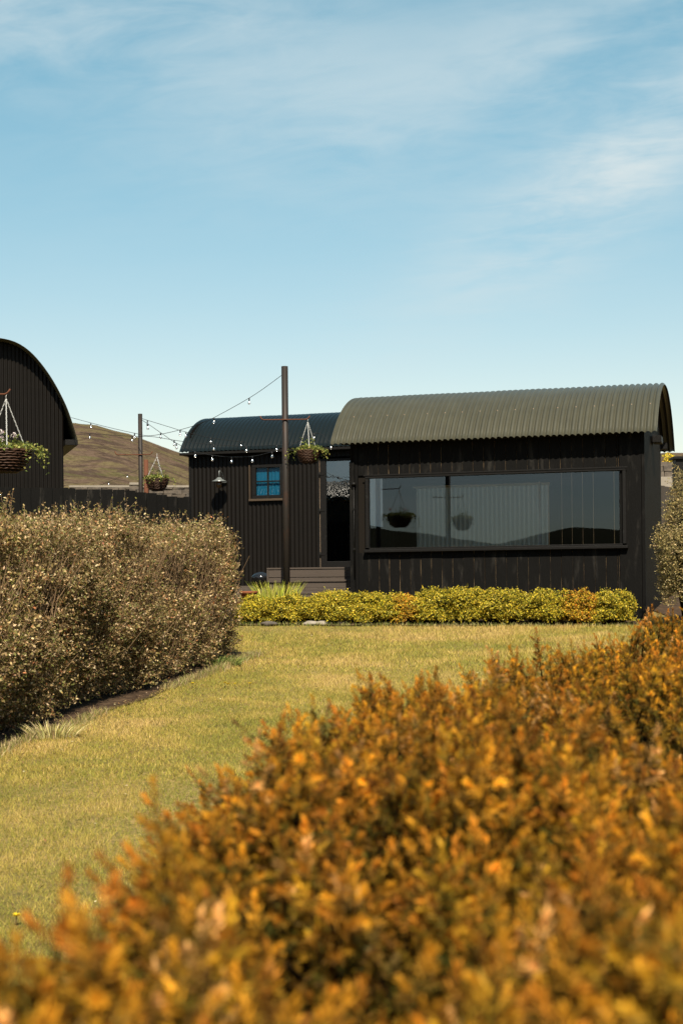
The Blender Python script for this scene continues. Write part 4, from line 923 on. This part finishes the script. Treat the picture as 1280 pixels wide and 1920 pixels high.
# ------------------------------------------------------------------ soil beds, grass
def strip(name, pts, m, kind='structure', z=.006, label=None):
    b = MB(); b.add([(x, y, g(y) + z + (.012 * math.sin(x * .9 + y * .31))) for x, y in pts], [tuple(range(len(pts)))]); return tag(b.build(name, m), kind=kind)
b = MB(); NS = 60
def bed(i, j):
    yy = 6.5 + 8.0 * i; xe = -2.55 + (yy - 7.4) * (1.55 / 6.6) + .13 + .05 * float(fbm(yy, 0, 1.5, 3, 3)); xx = xe - 1.6 * (1 - j); return (xx, yy, g(yy) + .012 * math.sin(xx * .9 + yy * .31) + .010 + .03 * (1 - abs(2 * j - 1)) * (1 + .6 * float(fbm(xx, yy, 6, 8))))
tag(MB().grid(bed, 90, 12).build('soil_bed', M['soil']), kind='structure')
def bed2(i, j):
    xm = -1.4 + 5.0 * i; yc = 17.05 + (3.4 - xm) / 4.6 * .72; yy = yc - .24 + .0 + 1.0 * j + .04 * float(fbm(xm, 0, 2, 5)); return (xm, yy, g(yy) + .012 + .012 * abs(math.sin(xm * 3 + j * 9)))
tag(MB().grid(lambda i, j: (4.05 + 3 * i, 14.2 + 9 * j, g(14.2 + 9 * j) + .03 * math.sin(i * 7 + j * 11) * i + .012), 14, 30).build('soil_patch', M['soil']), kind='structure')
tag(MB().grid(bed2, 60, 8).build('soil_border', M['soil']), kind='structure')

tag(MB().grid(lambda i, j: (-5.5 + 6.2 * i, 18.35 + 7.5 * j, g(18.35 + 7.5 * j) + .02), 12, 40).build('yard', mat('dark_gravel', (.045, .034, .026), .95, .1, col2=(.09, .07, .055), vscale=30, var=.4, bump=.8, bscale=60)), kind='structure')
def grass_field(n, y0, y1, hmin, hmax, wd, xmargin):
    y = y0 + (y1 - y0) * RNG.uniform(0, 1, n); xmin = -y * .245 - xmargin; xmax = y * .245 + xmargin
    x = xmin + (xmax - xmin) * RNG.uniform(0, 1, n)
    he = -2.55 + (y - 7.4) * (1.55 / 6.6) + .10 + .05 * fbm(y, y * 0, 1.5, 3, 3)
    ok = (x > he) | (y > 14.15); ok &= x < np.where(y < YMAX, edge_x(y) + .10, 99)
    yf_ = 17.05 + (3.4 - x) / 4.6 * .72 - .22; ok &= y < yf_ + .03 * vnoise(x, x * 0, 4, 2); ok &= RNG.uniform(-1.3, 1, n) < fbm(x, y, 5, 61, 3) + .9
    x, y = x[ok], y[ok]; m_ = len(x); z = .063 * y + .012 * np.sin(x * .9 + y * .31)
    tone = np.clip(.5 + fbm(x, y, .8, 71, 4) * 1.3, 0, 1); fine = np.clip(.5 + fbm(x, y, 3.5, 72, 3) * 1.0, 0, 1)
    H = RNG.uniform(hmin, hmax, m_) * (.75 + .5 * fine); L = RNG.normal(0, .5, (m_, 2)) * H[:, None]; s = RNG.normal(size=(m_, 2)); s /= np.linalg.norm(s, axis=1)[:, None]; w_ = wd * RNG.uniform(.6, 1.2, m_)[:, None] / 2
    B_ = np.c_[x, y, z]; V = np.stack([B_ - np.c_[s * w_, np.zeros(m_)], B_ + np.c_[s * w_, np.zeros(m_)], B_ + np.c_[L, H]], 1).reshape(-1, 3)
    green = np.array([.23, .225, .040]); yel = np.array([.42, .325, .064]); straw = np.array([.54, .375, .14])
    t = np.clip(tone * .8 + RNG.normal(0, .30, m_) + (fine - .5) * .55, 0, 1)[:, None]
    c_ = np.where(t < .5, green + (yel - green) * t * 2, yel + (straw - yel) * (t * 2 - 1)) * (1 + RNG.normal(0, .15, (m_, 1)))
    return V, np.clip(c_, .01, 1)
parts = [grass_field(330000, 3.6, 8.0, .010, .028, .0028, 1.1), grass_field(300000, 8.0, 13.0, .012, .028, .0040, .5), grass_field(170000, 13.0, 17.9, .016, .036, .006, .6), grass_field(14000, 13.5, 17.9, .03, .065, .006, .6)]
V = np.concatenate([p_[0] for p_ in parts]); cc = np.concatenate([p_[1] for p_ in parts]); n = len(cc)
o = np_mesh('grass', V, np.arange(n * 3).reshape(n, 3), np.repeat(cc, 3, 0), M['grassblade']); tag(o, 'sunlit yellowing lawn grass', 'grass', kind='stuff')
# ragged longer grass along the hedge foot and the border
yy = RNG.uniform(6.5, 14.3, 5200); xx = -2.55 + (yy - 7.4) * (1.55 / 6.6) + .12 + .05 * fbm(yy, yy * 0, 1.5, 3, 3) + RNG.normal(0, .035, 5200); keep = fbm(yy, xx * 0, 1.1, 12, 3) > -.25
pos = np.c_[xx, yy, .063 * yy][keep]; o = blades(None, len(pos), 1, 1, .085, .004, ((.36, .27, .12), (.22, .22, .05), (.45, .36, .2)), (3, 3, 1), name='rough_grass', pos=pos, spread=.6); tag(o, 'longer rough grass fringe at the edges of the lawn', 'grass', kind='stuff')
pt = P(95, 1352, 9.4); o = empty('grass_tuft', (pt.x, 9.45, g(9.45) + .01)); tag(o, 'pale grass tuft at the foot of the left hedge', 'grass tuft')
blades(o, 260, .16, .08, .12, .004, ((.50, .44, .18), (.36, .34, .09), (.6, .48, .26)), (1, 1, 1), spread=1.1)
pt = P(385, 1246, 13.3); o = empty('grass_tuft', (pt.x, 13.4, g(13.4) + .01)); tag(o, 'green weedy tuft at the far foot of the left hedge', 'grass tuft')
blades(o, 420, .32, .12, .11, .008, ((.16, .2, .05), (.22, .24, .06)), (1, 1), spread=.9)
xb = RNG.uniform(-1.3, 3.7, 1500); yb = 17.05 + (3.4 - xb) / 4.6 * .72 - .22 + RNG.normal(0, .02, 1500); o = blades(None, 1500, 1, 1, .07, .005, ((.20, .22, .05), (.4, .34, .15)), (2, 1), name='rough_grass', pos=np.c_[xb, yb, .063 * yb], spread=.5); tag(o, 'uncut grass fringe at the foot of the golden shrubs', 'grass', kind='stuff')
n_ = 2600; yl = RNG.uniform(5, 17.6, n_); side = RNG.uniform(0, 1, n_) < .6; xl_ = np.where(side, -2.55 + (yl - 7.4) * (1.55 / 6.6) + .05 + np.abs(RNG.normal(0, .22, n_)), RNG.uniform(-.24, .26, n_) * yl)
ok = (xl_ > edge_x(yl) - 90) & ((yl > YMAX) | (xl_ < edge_x(yl))) & ((yl < 14) | (xl_ > -3)) ; xl_, yl = xl_[ok], yl[ok]; n_ = len(xl_)
V = leaves(np.c_[xl_, yl, .063 * yl + .012 * np.sin(xl_ * .9 + yl * .31) + RNG.uniform(.012, .026, n_)], rdir(n_) * [1, 1, .3], np.tile([0, 0, 1.0], (n_, 1)) + rdir(n_) * .4, RNG.uniform(.010, .026, n_), RNG.uniform(.006, .014, n_))
tag(np_mesh('leaf_litter', V, quads(n_), np.repeat(tinted(n_, ((.20, .10, .04), (.34, .22, .10), (.09, .055, .03), (.5, .4, .24)), (4, 3, 3, 1)), 4, 0), M['leaf']), 'dry brown leaf litter scattered on the lawn and hedge foot', 'leaf litter', kind='stuff')
# dandelions
for k, (xa, ya, dl) in enumerate(((360, 1292, 'single yellow dandelion nearest the soil strip of the left hedge'), (421, 1291, 'yellow dandelion, left one of the close pair in the lawn'), (427, 1293, 'yellow dandelion, right one of the close pair in the lawn'), (440, 1293, 'yellow dandelion just right of the close pair'), (468, 1292, 'yellow dandelion farthest right in the lawn'), (30, 1741, 'nearest yellow dandelion, low at the left edge of the lawn'))):
    Yd = 1.564 * F / (ya - HORIZON + .063 * F + (xa - 640) * ROLL); q_ = P(xa, ya, Yd); o = empty('dandelion', (q_.x, Yd, g(Yd))); tag(o, dl, 'flower', 'dandelions in the lawn')
    MB().tube([(0, 0, 0), (.004, 0, .045)], .0016, 5).build('stalk', M['soil'], o)
    n_ = 40; a = RNG.uniform(0, 2 * PI, n_); V = leaves(np.tile([.004, 0, .045], (n_, 1)), np.c_[np.cos(a), np.sin(a), RNG.uniform(.05, .8, n_)], np.tile([0, 0, 1.0], (n_, 1)), np.full(n_, .020), np.full(n_, .006)); np_mesh('flower_head', V, quads(n_), np.tile([[.65, .48, .02]], (n_ * 4, 1)), M['leaf'], o)
